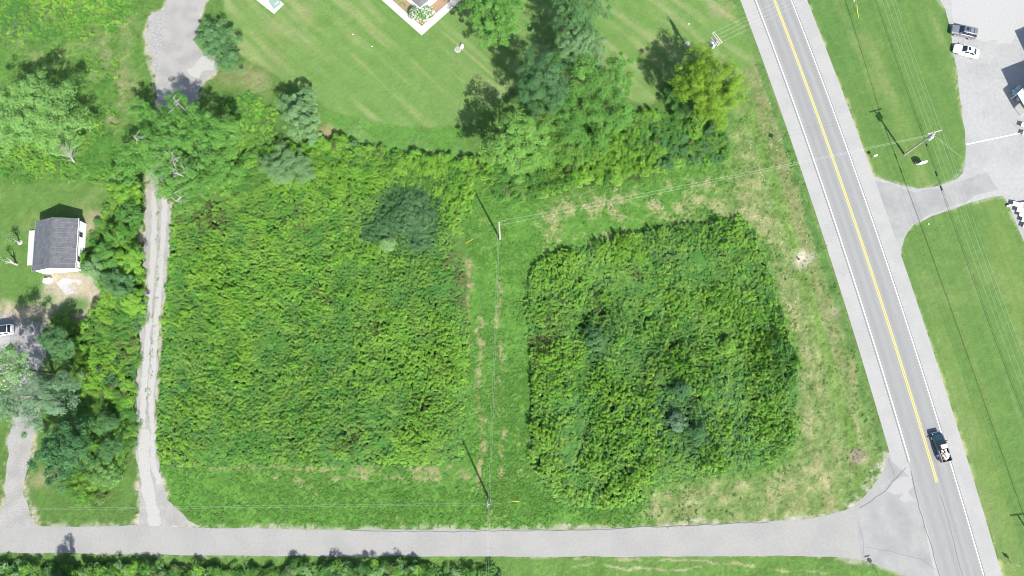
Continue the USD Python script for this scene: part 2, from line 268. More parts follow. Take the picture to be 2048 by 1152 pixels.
put(VER * smooth(dd, 7.2, 9) * smooth(n_m * .6 + n_l * .3 + r1 * .4, -.8, 1.6) * .75, (.165, .16, .075))
DF = ndimage.distance_transform_edt(1 - mask(FIELD_R, 0, .35)) * STEP if True else None
DFw = DF + n_l * .12 + n_m * .04; rounds = VER * smooth(-Y + 40 + X * 0, -30, 0)
put(VER * np.exp(-((DFw - 2.2) / 1.1) ** 2) * smooth(n_m * .6 + n_f * .5 + n_l * .3, -.7, 1.4) * .6, (.185, .178, .088))
for q_, w_, a_ in ((.5, .2, .3), (4.2, .22, .5), (5.6, .3, .35), (7.0, .2, .4), (8.3, .25, .3)): put(VER * np.exp(-((DFw - q_) / w_) ** 2) * smooth(n_m * .5 + n_l * .5, -1.2, 1.0) * a_, (.19, .185, .09))
put(VER * smooth(np.sin(2 * np.pi * DFw / 2.8), .1, 1) * .3, (.07, .13, .03))
# bare and worn places
def blob(c, r, col, amt=1.0, sq=1.0, ang=0, soft=.5, nthr=None):
    p = shapely.affinity.rotate(shapely.affinity.scale(shapely.Point(*GP([c])[0]).buffer(1), r, r * sq), ang); m = mask(p, soft, .8)
    put(m * amt * (1 if nthr is None else smooth(n_m * .7 + n_f * .5, nthr, nthr + 1.2)), col)
import shapely.affinity
blob((1607, 517), 1.9, (.3, .27, .2), .9, .6); blob((1717, 912), 1.5, (.21, .185, .115), .9, .9); blob((1672, 620), .9, (.24, .2, .14), .7); blob((1440, 20), 2.0, (.2, .18, .11), .4)
blob((505, 160), 3.4, (.2, .17, .095), .6, .6, -35, 1.2); blob((450, 150), 2.5, (.17, .15, .08), .5, .8, 0, 1.0); blob((655, 275), 2.0, (.19, .145, .085), .7, .9)
blob((615, 20), 2.5, (.2, .18, .09), .5, .5, -40, 1.0); blob((560, 55), 2, (.2, .18, .09), .5, .5, -40, 1.0); blob((555, 110), 2.6, (.19, .15, .09), .5, .35, -40, 1.0)
WILD = mask([(-80, -60), (300, -60), (292, 70), (300, 150), (312, 300), (240, 360), (100, 362), (-80, 362)], .8); put(WILD, (.058, .125, .024), .3)
put(WILD * smooth(n_l + n_m * .4, .2, 1.6) * .55, (.1, .135, .045)); put(mask([(215, 20), (258, 20), (262, 180), (250, 260), (215, 300), (190, 200)], 1.2) * smooth(n_m * .5 + n_l * .5, -.8, 1) * .8, (.14, .14, .07))
blob((100, 110), 5, (.17, .155, .075), .55, .5, 0, 2, -.6)
put(mask([(190, 560), (215, 640), (190, 640), (110, 645), (60, 625), (90, 560), (110, 545)], .4) * .9, (.26, .225, .165)); blob((145, 620), 3.4, (.07, .13, .035), .95, .6, 20); blob((92, 600), 1.4, (.07, .13, .035), .9, .8)
put(mask([(0, 600), (70, 610), (105, 640), (100, 700), (40, 650), (-60, 660)], .6) * smooth(n_m * .6, -1.4, .4), (.27, .225, .155)); blob((190, 450), 2.6, (.22, .185, .12), .7, .9)
put(mask(yard_poly, .6, .6), (.2, .195, .185), .25)
blob((90, 955), 2.2, (.17, .155, .08), .7, .6); blob((60, 960), 1.0, (.2, .17, .1), .6)
# pale worn margins beside the paving
for poly, w, col, a in ((side_poly, .55, (.26, .24, .19), .6), (drive_poly, .5, (.3, .265, .21), .75), (hdrive_poly, .5, (.3, .26, .2), .7), (lot_poly, .2, (.28, .28, .19), .5), (SHR, .16, (.3, .28, .15), .7), (shapely.Polygon(GP([(1700, 1030), (1720, 1005), (1745, 978), (1775, 930), (1765, 925), (1725, 985), (1690, 1015)])), .5, (.3, .28, .24), .7)):
    put(mask(poly.buffer(w), .2, .35) * smooth(n_m * .7 + n_f * .4, -1.2, .6) * a, col)
put(mask([(1240, 1050), (1400, 1040), (1540, 1032), (1650, 1020), (1650, 1034), (1540, 1044), (1365, 1051), (1190, 1059)], .3) * smooth(n_m + n_l * .4, -.6, 1) * .6, (.27, .25, .2))
BRUSH_T = [(1000, 395), (950, 330), (1000, 290), (1110, 300), (1290, 225), (1380, 250), (1440, 260), (1452, 315), (1300, 350), (1200, 372), (1080, 400)]
BRUSH_W = [(230, 372), (292, 372), (284, 500), (284, 640), (272, 770), (268, 890), (240, 960), (200, 1000), (150, 985), (160, 860), (165, 760), (150, 690), (115, 640), (190, 640), (205, 560), (170, 540), (200, 450)]
VEG_M = {}
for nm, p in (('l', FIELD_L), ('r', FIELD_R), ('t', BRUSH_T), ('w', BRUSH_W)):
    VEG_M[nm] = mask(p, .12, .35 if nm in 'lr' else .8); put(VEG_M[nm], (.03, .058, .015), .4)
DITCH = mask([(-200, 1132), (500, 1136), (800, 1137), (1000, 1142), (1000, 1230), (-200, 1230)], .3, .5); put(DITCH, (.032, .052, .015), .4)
put(mask([(-200, 1107), (500, 1112), (1600, 1113), (1800, 1150), (1800, 1230), (1000, 1230), (1000, 1134), (500, 1124), (-200, 1120)], .15, .2), (.07, .132, .03), .28)
for a, b in (((1150, 1118), (1420, 1124)), ((1420, 1126), (1650, 1148)), ((1150, 1134), (1400, 1140))):
    put(mask(shapely.LineString(GP([a, b])).buffer(.16), .12, .4) * smooth(n_m, -1, .5) * .8, (.22, .2, .12))
PAVED = shapely.union_all([side_poly, SHL, SHR, LANE, lot_poly, drive_poly, hdrive_poly])
pav = mask(PAVED.buffer(.3), 0, 0)
# vertices: fine patch, then coarse rings out to the horizon
cx = np.concatenate([[-6000, -2500, -1000, -400, -200, -130], gx, [130, 200, 400, 1000, 2500, 6000]]); cy = np.concatenate([[-6000, -2500, -1000, -400, -150, -60], gy, [110, 160, 300, 1000, 2500, 6000]])
GX, GY = np.meshgrid(cx, cy); ccol = np.empty(GX.shape + (3,)); ccol[:] = (.06, .115, .026); camp = np.full(GX.shape, .3); gz = np.zeros(GX.shape)
ccol[6:-6, 6:-6] = np.clip(C * (1 + ((n_f * .5 + n_m * .35) * AMP * .55)[..., None]), .012, .8); camp[6:-6, 6:-6] = AMP
gz[6:-6, 6:-6] = ndimage.gaussian_filter((1 - pav), 2) * 0 + (1 - ndimage.maximum_filter(pav, 5)) * (n_m * .02 + n_f * .02) * np.clip(AMP * 4, 0, 1.2) - .002
gz[:6] = gz[-6:] = -.002; gz[:, :6] = gz[:, -6:] = -.002
ny_, nx_ = GX.shape; idx = np.arange(ny_ * nx_).reshape(ny_, nx_)
gf = np.stack([idx[:-1, :-1], idx[:-1, 1:], idx[1:, 1:], idx[1:, :-1]], -1).reshape(-1, 4)
mat('ground', {'a': ('attribute', {'attribute': 'grass_tone'}), 'k': ('attribute', {'attribute': 'grass_rough'}), 'g': ('geometry', {}),
    'n': ('noise_texture', {'scale': 3.2, 'detail': 6, 'roughness': .75}), 'r': ('map_range', {'from_min': .25, 'from_max': .75, 'to_min': -1.0, 'to_max': 1.0}),
    'mu': ('math', {'math_type': 'multiply'}), 'ad': ('math', {'math_type': 'multiply_add', 'value2': 1.4, 'value3': 1.0}), 'm': ('vector_math', {'math_type': 'scale'}),
    'nb': ('noise_texture', {'scale': 5, 'detail': 5, 'roughness': .7}), 'b': ('bump', {'strength': .7, 'distance': .12}), 'p': ('principled_bsdf', {'roughness': .95, 'specular_ior_level': .1})},
    [('g.position', 'n.vector'), ('n.fac', 'r.value'), ('r.result', 'mu.value1'), ('k.fac', 'mu.value2'), ('mu.value', 'ad.value1'), ('a.color', 'm.vector1'), ('ad.value', 'm.scale'), ('m.vector', 'p.base_color'),
     ('g.position', 'nb.vector'), ('nb.fac', 'b.height'), ('b.normal', 'p.normal')], 'p.BSDF')
gp = obj('ground', trimesh.Trimesh(np.column_stack([GX.ravel(), GY.ravel(), gz.ravel()]), np.vstack([gf[:, [0, 1, 2]], gf[:, [0, 2, 3]]]), process=False), M['ground'], smooth=True, kind='structure')
pv = UsdGeom.PrimvarsAPI(gp)
pv.CreatePrimvar('grass_tone', Sdf.ValueTypeNames.Color3fArray, 'vertex').Set(Vt.Vec3fArray.FromNumpy(ccol.reshape(-1, 3).astype(np.float32)))
pv.CreatePrimvar('grass_rough', Sdf.ValueTypeNames.FloatArray, 'vertex').Set(Vt.FloatArray.FromNumpy(camp.ravel().astype(np.float32)))

# ------------------------------------------------------------------ roads, drives, lot
obj('side_road', sheet(ragged(side_poly, .1, .6, 1), .006), M['asphalt_side'], kind='structure')
apron = shapely.Polygon(np.vstack([GP([(1712, 1015), (1745, 977), (1760, 958), (1776, 915), (1818, 935), (1845, 1030), (1880, 1153), (1905, 1230), (1850, 1190), (1812, 1153), (1770, 1137), (1724, 1122)])])).buffer(0)
obj('road_apron', sheet(ragged(apron.intersection(side_poly.buffer(-.15)), .12, .6, 2), .010), M['asphalt_apron'], kind='structure')
obj('parking_lot', sheet(ragged(lot_poly, .12, .6, 3), .006), M['lot_paving'], kind='structure')
obj('lot_entrance', sheet(ragged(shapely.Polygon(GP([(1745, 362), (1800, 375), (1836, 382), (1900, 372), (1975, 345), (1998, 375), (1925, 405), (1860, 428), (1826, 446), (1800, 480), (1786, 490)])), .4, .6, 4), .010), M['asphalt_apron'], kind='structure')
obj('gravel_lot', sheet(ragged(shapely.Polygon(GP([(1890, -40), (1905, 15), (1925, 50), (1990, 95), (2060, 60), (2100, -40)])), 1.2, .6, 5), .010), M['lot_gravel'], kind='structure')
obj('road_shoulder', sheet(SHL.difference(shapely.Polygon(GP([(1700, 1010), (1760, 955), (1778, 918), (1830, 962), (1900, 1300), (1600, 1300)]))), .014), M['asphalt_shoulder'], kind='structure')
obj('road_shoulder', sheet(SHR, .014), M['asphalt_shoulder'], kind='structure')
hy_ = np.linspace(140, -75, 216); hx_ = np.interp(hy_, CL[::-1, 1], CL[::-1, 0]); hp0 = np.column_stack([hx_, hy_]); ht = np.gradient(hp0, axis=0); ht /= np.linalg.norm(ht, axis=1, keepdims=True); hn = np.column_stack([-ht[:, 1], ht[:, 0]])
hu = np.linspace(WL - .32, WR + .22, 45); HV = hp0[:, None] + hn[:, None] * hu[None, :, None]; hi = np.arange(216 * 45).reshape(216, 45)
lanec = lambda c: sum(np.exp(-((hu - c - o) / .42) ** 2) for o in (-.85, .85)); wp = 1.06 - .11 * (lanec((WL) / 2) + lanec((WR) / 2)) - .05 * np.exp(-(hu / .2) ** 2); rnd = np.random.default_rng(3).normal(size=(216, 45)); tone = wp[None] * (1 + .06 * ndimage.gaussian_filter(rnd, (12, 1.2)) / .07 * .35 + .02 * rnd)
qf = np.stack([hi[:-1, :-1], hi[1:, :-1], hi[1:, 1:], hi[:-1, 1:]], -1).reshape(-1, 4)
mat('asphalt_worn', {'a': ('attribute', {'attribute': 'wear'}), 'g': ('geometry', {}), 'n': ('noise_texture', {'scale': 5, 'detail': 6, 'roughness': .7}), 'r': ('rgb_ramp', {'ramp': [(.3, (.16, .161, .156)), (.7, (.198, .199, .192))]}), 'm': ('vector_math', {'math_type': 'scale'}), 'p': ('principled_bsdf', {'roughness': .9, 'specular_ior_level': .25})},
    [('g.position', 'n.vector'), ('n.fac', 'r.fac'), ('r.color', 'm.vector1'), ('a.fac', 'm.scale'), ('m.vector', 'p.base_color')], 'p.BSDF')
hw_ = obj('highway', trimesh.Trimesh(np.column_stack([HV.reshape(-1, 2), np.full(216 * 45, .018)]), np.vstack([qf[:, [0, 1, 2]], qf[:, [0, 2, 3]]]), process=False), M['asphalt_worn'], kind='structure')
UsdGeom.PrimvarsAPI(hw_).CreatePrimvar('wear', Sdf.ValueTypeNames.FloatArray, 'vertex').Set(Vt.FloatArray.FromNumpy(tone.ravel().astype(np.float32)))
ylim = GP([(1880, 986)])[0][1]; wlim = GP([(1821, 940)])[0][1]
obj('edge_line', sheet(strip(WL - .07, WL + .07, 160, wlim), .022), M['paint_white'], kind='structure'); obj('edge_line', sheet(strip(WR - .06, WR + .06), .022), M['paint_white'], kind='structure')
for s in (-1, 1): obj('centre_line', sheet(strip(s * .14 - .06, s * .14 + .06, 160, ylim), .022), M['paint_yellow'], kind='structure')
def wobble(line, amp, seed):
    p = np.array(shapely.segmentize(shapely.LineString(line), .5).coords); r = np.random.default_rng(seed); return p + ndimage.gaussian_filter1d(r.normal(size=p.shape), 1.2, axis=0) * amp
def crack(pts, w, z, seed, name='pavement_crack'):
    obj(name, sheet(shapely.LineString(wobble(GP(pts), .12, seed)).buffer(w, cap_style='flat', join_style='bevel'), z), M['crack_fill'], kind='structure')
crack([(1821, 942), (1841, 1025), (1861, 1088), (1879, 1152), (1890, 1190)], .05, .022, 1); crack([(1880, 988), (1896, 1040), (1925, 1152), (1935, 1190)], .035, .022, 2)
crack([(1774, 915), (1785, 935), (1790, 952)], .03, .018, 3); crack([(1812, 935), (1795, 955), (1770, 980), (1740, 1004), (1720, 1015)], .04, .020, 4); crack([(1717, 1045), (1722, 1065), (1728, 1085), (1727, 1108)], .02, .014, 5)
crack([(1735, 1096), (1790, 1105), (1840, 1118), (1872, 1140)], .02, .014, 6)
crack([(700, 1061), (900, 1063), (1190, 1059), (1365, 1051), (1536, 1044)], .05, .010, 7)
# edge joint between lane and shoulder
obj('road_joint', sheet(strip(WL - .36, WL - .29, 160, wlim), .022), M['crack_fill'], kind='structure'); obj('road_joint', sheet(strip(WR + .2, WR + .25, 160, -80), .022), M['crack_fill'], kind='structure')
noisy('patch_pale', (.222, .219, .211), (.256, .252, .243), 3, .9)
obj('pavement_patch', sheet(ragged(shapely.Polygon(GP([(1772, 985), (1800, 958), (1822, 948), (1826, 975), (1818, 985), (1828, 1000), (1812, 1007), (1800, 1000), (1806, 985), (1790, 992)])), .25, .4, 9), .022), M['patch_pale'], kind='structure')
obj('pavement_patch', sheet(ragged(shapely.Polygon(GP([(1681, 545), (1692, 543), (1690, 552), (1684, 553)])), .1, .3, 10), .018), M['concrete_old'], kind='structure')
dents = []
for i in list(range(15)) + list(range(18, 27)):
    y = GP([(1875, 794)])[0][1] - i * .69
    c = np.array([np.interp(y, CL[::-1, 1], CL[::-1, 0]), y])
    for o in (-.16, .16): dents.append(box(.16, .1, .006, (c[0] + (WR + OR) / 2 * 1.05 + o - .25, c[1], .017)))
obj('rumble_dents', cat_(dents), M['asphalt_lane'], label='pairs of small dark dents along the shoulder beside the pickup truck', cat='rumble strip', kind='stuff')
# gravel drives
obj('gravel_drive', sheet(ragged(drive_poly, .35, .4, 11).difference(side_poly.buffer(-.15)), .009), M['gravel'], kind='structure')
def tracks(pts, w, seed, name='wheel_track'):
    obj(name, sheet(ragged(shapely.LineString(spl(GP(pts))).buffer(w), .16, .4, seed).difference(side_poly), .013), M['gravel_worn'], kind='structure')
tracks([(308, 386), (309, 450), (304, 540), (299, 620), (293, 720), (287, 800), (284, 850)], .5, 12); tracks([(329, 396), (327, 460), (321, 540), (315, 610), (308, 700), (302, 800), (306, 860), (306, 920), (318, 965)], .5, 13)
tracks([(290, 868), (287, 930), (300, 1000), (310, 1045)], .9, 15)
obj('house_drive', sheet(ragged(hdrive_poly, .3, .4, 16).difference(side_poly.buffer(-.15)), .009), M['gravel'], kind='structure')
obj('yard_slab', sheet(shapely.Polygon(GP([(-40, 678), (20, 672), (19, 700), (-40, 705)])), .012), M['concrete_old'], kind='structure')
obj('yard_slab', sheet(ragged(shapely.Polygon(GP([(112, 567), (128, 558), (160, 560), (170, 566), (165, 580), (140, 588), (132, 590), (124, 580)])), .2, .4, 17), .012), M['concrete_slab'], kind='structure')
obj('gravel_spill', sheet(ragged(shapely.Polygon(GP([(398, 112), (425, 114), (433, 124), (428, 138), (410, 142), (395, 160), (380, 150), (372, 140), (385, 132)])), .5, .3, 31), .013), M['gravel_worn'], kind='structure')
obj('gravel_spill', sheet(ragged(shapely.Polygon(GP([(300, 40), (318, 32), (325, 60), (318, 100), (322, 140), (318, 148), (308, 128), (299, 98), (296, 70)])), .6, .3, 32), .013), M['gravel_coarse'], kind='structure')
# the strip of median grass of the drive and a seam on the lot
obj('lot_seam', sheet(shapely.LineString(GP([(1932, 289), (2060, 262)])).buffer(.09, cap_style='flat'), .012), M['paint_white'], kind='structure')

# ------------------------------------------------------------------ leaves
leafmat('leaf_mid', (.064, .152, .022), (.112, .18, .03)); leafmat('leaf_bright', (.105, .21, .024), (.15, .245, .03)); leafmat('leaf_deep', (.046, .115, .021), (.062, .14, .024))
leafmat('leaf_blue', (.055, .12, .042), (.075, .145, .05)); leafmat('leaf_lime', (.1, .19, .036), (.125, .21, .042)); leafmat('leaf_bluedark', (.046, .1, .036), (.062, .122, .044)); leafmat('leaf_vine', (.056, .112, .046), (.072, .13, .055)); leafmat('leaf_brown', (.105, .115, .04), (.085, .115, .034)); leafmat('leaf_pale', (.12, .2, .07), (.16, .24, .09))
leafmat('leaf_greygreen', (.1, .165, .065), (.13, .195, .085)); leafmat('leaf_yellow', (.095, .18, .012), (.18, .255, .016), .5, nscale=1.3); leafmat('leaf_tree', (.068, .152, .027), (.09, .182, .032)); leafmat('leaf_light', (.11, .195, .05), (.135, .22, .06))
leafmat('leaf_silver', (.095, .15, .082), (.125, .18, .105)); leafmat('leaf_dark', (.035, .09, .03), (.05, .115, .04)); leafmat('leaf_evergreen', (.07, .135, .05), (.085, .155, .06)); leafmat('leaf_conifer', (.055, .115, .038), (.072, .14, .044))
leafmat('blossom', (.17, .17, .13), (.22, .21, .17), .25); leafmat('tuft', (.07, .155, .025), (.095, .18, .032)); leafmat('straw', (.3, .28, .16), (.38, .34, .21), .3, .1); leafmat('lawn_tuft', (.1, .135, .038), (.125, .155, .048))

def leaf_mesh(P, N, s, r, asp=.55):
    """Folded four-cornered leaves at P with normals N and length s; every leaf is an island of its own."""
    n = len(P); N = N / (np.linalg.norm(N, axis=1, keepdims=True) + 1e-9); a = r.normal(size=(n, 3)); d = a - (a * N).sum(1, keepdims=True) * N; d /= np.linalg.norm(d, axis=1, keepdims=True) + 1e-9
    t = np.cross(N, d); s = np.broadcast_to(s, (n,))[:, None]; fold = N * s * r.uniform(.05, .22, (n, 1))
    v = np.stack([P - d * s * .5, P + t * s * asp * .5 + fold, P + d * s * .5 - fold * .6, P - t * s * asp * .5 + fold], 1).reshape(-1, 3)
    b = np.arange(n)[:, None] * 4; f = np.vstack([b + [0, 2, 1], b + [0, 3, 2]])[:, ::-1]
    return trimesh.Trimesh(v, f, process=False)
def weed(r, R=.42, H=1.0, n=84, size=.185, blade=.55, flat=False):
    """A few stems, each topped by a spray of leaves that face the sky, with sparser leaves below."""
    ns = 4 if not flat else 3; st = np.column_stack([r.normal(0, .5 * R, (ns, 2)), H * r.uniform(.6, 1.05, ns)]); k = r.integers(0, ns, n); u = r.uniform(0, 1, n) ** 2.2
    th = r.uniform(0, 2 * np.pi, n); q = R * .62 * np.sqrt(r.uniform(0, 1, n)) * (.6 + .6 * u); xy = st[k, :2] + np.column_stack([q * np.cos(th), q * np.sin(th)])
    z = st[k, 2] * (1 - .8 * u) - .35 * q * (H if flat else 1); P = np.column_stack([xy, np.maximum(z, .02)]); N = np.column_stack([np.cos(th) * .35, np.sin(th) * .35, np.ones(n)]) + r.normal(0, .3, (n, 3))
    return leaf_mesh(P, N, r.uniform(.6, 1.4, n) * size, r, blade)
def bush_mesh(r, R=1.3, H=2.2, n=330, size=.24, lumps=9, asp=.6):
    c = r.normal(size=(lumps, 3)); c /= np.linalg.norm(c, axis=1, keepdims=True); c[:, 2] = np.abs(c[:, 2]); c = c * [R * .6, R * .6, H * .35] + [0, 0, H * .42]
    k = r.integers(0, lumps, n); o = r.normal(size=(n, 3)); o /= np.linalg.norm(o, axis=1, keepdims=True); o[:, 2] = np.abs(o[:, 2]) * 1.1 - .25
    P = c[k] + o * (R * .42) * r.uniform(.7, 1.05, (n, 1)) * [1, 1, H / R * .5]; P[:, 2] = np.clip(P[:, 2], .05, None)
    return leaf_mesh(P, o * .8 + [0, 0, .7] + r.normal(0, .4, (n, 3)), r.uniform(.6, 1.35, n) * size, r, asp)
def instancer(name, protos, pos, idx, yaw, scl, label, cat):
    """protos: [(name, mesh, material)]; one object for what nobody could count."""
    path = '/World/' + numbered(name); pi = UsdGeom.PointInstancer.Define(stage, path); targets = []
    UsdGeom.Scope.Define(stage, path + '/plants')
    for n, m, mt in protos:
        pr = usdkit.mesh(stage, f'{path}/plants/{numbered(n, path)}', m, mt); targets.append(pr.GetPath())
    pi.CreatePrototypesRel().SetTargets(targets); pi.CreatePositionsAttr(Vt.Vec3fArray.FromNumpy(np.asarray(pos, np.float32))); pi.CreateProtoIndicesAttr(Vt.IntArray.FromNumpy(np.asarray(idx, np.int32)))
    pi.CreateScalesAttr(Vt.Vec3fArray.FromNumpy(np.asarray(scl, np.float32)))
    pi.CreateOrientationsAttr(Vt.QuathArray([Gf.Quath(float(math.cos(a / 2)), 0, 0, float(math.sin(a / 2))) for a in yaw]))
    tagp(pi.GetPrim(), label, cat, kind='stuff'); return pi
def at(a, x, y):
    i = np.clip(((y - gy[0]) / STEP).astype(int), 0, SHP[0] - 1); j = np.clip(((x - gx[0]) / STEP).astype(int), 0, SHP[1] - 1); return a[i, j]
def scatter(m, sp, r):
    x, y = np.meshgrid(np.arange(-105, 105, sp), np.arange(-27.5, 89, sp)); x = (x + r.uniform(-.5, .5, x.shape) * sp).ravel(); y = (y + r.uniform(-.5, .5, y.shape) * sp).ravel()
    k = at(m, x, y) > r.uniform(.05, .95, x.shape); return x[k], y[k]
def spot(pts):
    """A soft map of round places, each (px, py, radius in metres, strength)."""
    o = np.zeros(SHP)
    for a, b, r_, s in pts:
        g = G(a, b); o += s * np.exp(-(((X - g[0]) ** 2 + (Y - g[1]) ** 2) / r_ ** 2) ** 1.5)
    return o
CLS = ['leaf_bright', 'leaf_mid', 'leaf_deep', 'leaf_blue', 'leaf_brown', 'leaf_pale']
def weed_protos(seed, R=.42, H=1.0, n=84, size=.185):
    r = np.random.default_rng(seed); nm = ['bright_weed', 'green_weed', 'deep_weed', 'bluish_weed', 'dry_weed', 'pale_weed']
    return [(nm[c], weed(r, R * (1.0 if c != 4 else .8), H, n, size * (.75 if c == 3 else 1), .6 if c != 4 else .25), M[CLS[c]]) for c in range(6) for _ in range(3)]
def classes(x, y, r, base, blue, brown, pale=None):
    """Which plant grows where: drifts of kinds over metres, with spots of the rarer ones."""
    t = at(n_l * .55 + n_m * .55 + base, x, y) + r.normal(0, .55, x.shape)
    c = np.where(t > .6, 0, np.where(t > -1.0, 1, 2)); u = r.uniform(0, 1, x.shape)
    c = np.where(u < at(blue, x, y), 3, c); u = r.uniform(0, 1, x.shape); c = np.where(u < at(brown, x, y), 4, c)
    if pale is not None: u = r.uniform(0, 1, x.shape); c = np.where(u < at(pale, x, y), 5, c)
    return c * 3 + r.integers(0, 3, x.shape)
def plants(name, m, sp, seed, base, blue, brown, hmap, label, cat, pale=None, protos=None, smin=.65, smax=1.45, zoff=None):
    r = np.random.default_rng(seed); x, y = scatter(m, sp, r); idx = classes(x, y, r, base, blue, brown, pale); n = len(x)
    s = r.uniform(smin, smax, n); h = at(hmap, x, y) * r.uniform(.5, 1.35, n); z = np.zeros(n) if zoff is None else at(zoff, x, y)
    instancer(name, protos or weed_protos(seed), np.column_stack([x, y, z]), idx, r.uniform(0, 6.28, n), np.column_stack([s, s, h]), label, cat)
Z0 = np.zeros(SHP)
# left field
blueL = spot([(820, 435, 5.6, 1.2), (745, 465, 3.0, .9), (800, 385, 3.6, .9), (850, 480, 3, .7), (1100, 250, 3, .3)]) + np.clip(n_xl * .08 - .06, 0, .12)
brownL = spot([(400, 440, 4.0, .5), (905, 520, 2.6, .75), (925, 600, 2.2, .9), (920, 560, 2, .8), (700, 880, 2.5, .55), (850, 810, 1.8, .6), (640, 600, 2.5, .35), (740, 655, 2.5, .3), (440, 430, 3, .4), (600, 440, 3, .35), (380, 400, 3, .4)]) + np.clip(n_l * .05 - .04, 0, .2)
baseL = spot([(820, 900, 7, 1.0), (800, 700, 8, .7), (560, 560, 9, .5), (700, 400, 8, .35), (860, 740, 6, .5), (640, 860, 8, -.35), (620, 760, 6, -.3), (450, 740, 9, .1), (880, 580, 5, -.5), (820, 540, 6, -.45), (740, 335, 5, .5)]) + .2
hL = .95 + n_l * .18 + n_m * .16 + spot([(820, 430, 5.0, 1.2), (750, 460, 3, .7), (740, 330, 6, .5), (900, 350, 5, .6), (660, 320, 6, .5)]) - spot([(925, 600, 2.5, .35), (905, 520, 2.6, .35), (400, 440, 3, .3)])
inL, inR = [ndimage.distance_transform_edt(VEG_M[q] > .5) * STEP for q in 'lr']
hL = hL * (.5 + .5 * smooth(inL + n_m * .4, 0, 3.5))
gapn = smooth(nz(1.6, 91), 1.0, 2.2) * .6
plants('field_weeds', VEG_M['l'] * (1 - gapn) * (1 - spot([(860, 350, 1.0, .8), (880, 450, 1, .7), (760, 920, 1, .5)])), .44, 41, baseL, blueL, brownL, hL, 'dense tall weeds filling the big field between the gravel drive and the mown strip', 'weeds')
# right field
blueR = spot([(1195, 680, 3.6, .6), (1350, 790, 3.5, .45), (1375, 860, 4.5, .55), (1440, 770, 3, .4), (1330, 830, 3, .5), (1480, 880, 3, .3), (1340, 510, 3, .3)]) + np.clip(n_xl * .06, 0, .08)
brownR = spot([(1085, 690, 2.3, .75), (1100, 650, 1.8, .5), (1270, 560, 1.2, .6), (1190, 590, 2.5, .3), (1120, 590, 2, .3), (1390, 640, 1.5, .25)]) + np.clip(n_l * .04 - .03, 0, .1)
baseR = spot([(1160, 530, 6, .7), (1240, 500, 5, .6), (1380, 620, 5, .4), (1450, 690, 4, .4), (1260, 840, 4, .5), (1330, 700, 6, -.5), (1560, 740, 5, -.8), (1400, 720, 5, -.4), (1380, 480, 8, -.35), (1500, 520, 5, -.2), (1550, 850, 4, .2)]) + .42
hR = .95 + n_l * .28 + n_m * .2 + spot([(1100, 522, 1.5, .4), (1140, 510, 1.6, .5), (1190, 496, 1.8, .7), (1240, 486, 1.6, .5), (1300, 472, 1.8, .7), (1360, 464, 1.8, .6), (1430, 450, 1.8, .5), (1200, 660, 3.5, .8), (1340, 700, 5, .5), (1560, 720, 4, 1.2), (1230, 620, 3, .5), (1380, 860, 4, .6)])
hR = hR * (1 - .55 * (1 - smooth(inR + n_m * .4, 0, 4)) * smooth(-Y, 2, 9))
plants('field_weeds', VEG_M['r'] * (1 - gapn) * (1 - spot([(1332, 508, 1.0, .8), (1200, 626, 1.3, .85), (1172, 632, 1.1, .8), (1165, 655, 1.0, .8), (1345, 690, 1.3, .8), (1270, 695, .9, .7), (1400, 700, 1, .7), (1275, 560, .7, .8), (1290, 600, .6, .8), (1385, 800, 1.1, .7), (1330, 860, .9, .6)])), .44, 42, baseR, blueR, brownR, hR, 'dense tall weeds filling the smaller field beside the highway verge', 'weeds')
# taller growth around the trees and along the drive
BUSHP = [(nm, m, M[mt]) for nm, mt in (('bright_bush', 'leaf_bright'), ('green_bush', 'leaf_mid'), ('deep_bush', 'leaf_deep'), ('bluish_bush', 'leaf_blue'), ('dry_bush', 'leaf_brown'), ('pale_bush', 'leaf_pale')) for m in [bush_mesh(np.random.default_rng(100 + len(nm) * 7 + i), .95, 1.6, 280, .19) for i in range(3)]]
hB = 1.0 + n_l * .2
plants('thicket', VEG_M['t'], .8, 43, n_l * .3 - .1, spot([(1400, 300, 5, .4), (1290, 270, 3, .25), (1330, 320, 4, .3)]), Z0 + .02, hB + spot([(1100, 330, 6, .6), (1180, 310, 6, .5)]), 'tangled green thicket between the tree clump and the mown strip', 'thicket', protos=BUSHP)
plants('thicket', VEG_M['w'], .8, 44, n_l * .3 - .35 + spot([(190, 790, 5, .5), (250, 720, 4, .2)]), spot([(230, 740, 3, .4), (270, 640, 2, .4)]), np.clip(n_l * .04, 0, .1) + spot([(245, 700, 2.5, .15), (230, 800, 2, .15)]), hB * .8, 'tangled green thicket along the left side of the gravel drive', 'thicket', protos=BUSHP)
NEARF = mask([(500, 395), (480, 330), (520, 300), (660, 290), (735, 300), (860, 320), (955, 330), (940, 400), (700, 350), (560, 380)], .3)
plants('thicket', NEARF, .85, 45, n_l * .3 + .45, spot([(720, 310, 3, .35), (600, 330, 3, .2)]), Z0 + .03, hB, 'tangled bright green thicket along the top edge of the big field', 'thicket', protos=BUSHP)
WEEDY = mask([(430, 190), (500, 200), (545, 215), (560, 300), (500, 395), (345, 400), (480, 300), (470, 230)], .5) + mask([(-80, -60), (260, -60), (240, 60), (120, 80), (60, 85), (-80, 70)], 1.0) * .8 + mask([(-80, 250), (180, 280), (240, 300), (235, 358), (-80, 360)], .6) * .8 + mask([(175, 120), (250, 130), (240, 300), (190, 300)], 1) * .35
plants('field_weeds', np.clip(WEEDY, 0, 1) * .9, .6, 46, n_l * .3 - .35, spot([(30, 60, 5, .35), (60, 130, 4, .3)]), np.clip(n_l * .12, 0, .35), .45 + n_l * .08 + Z0, 'knee-high weeds around the trees at the upper left', 'weeds')
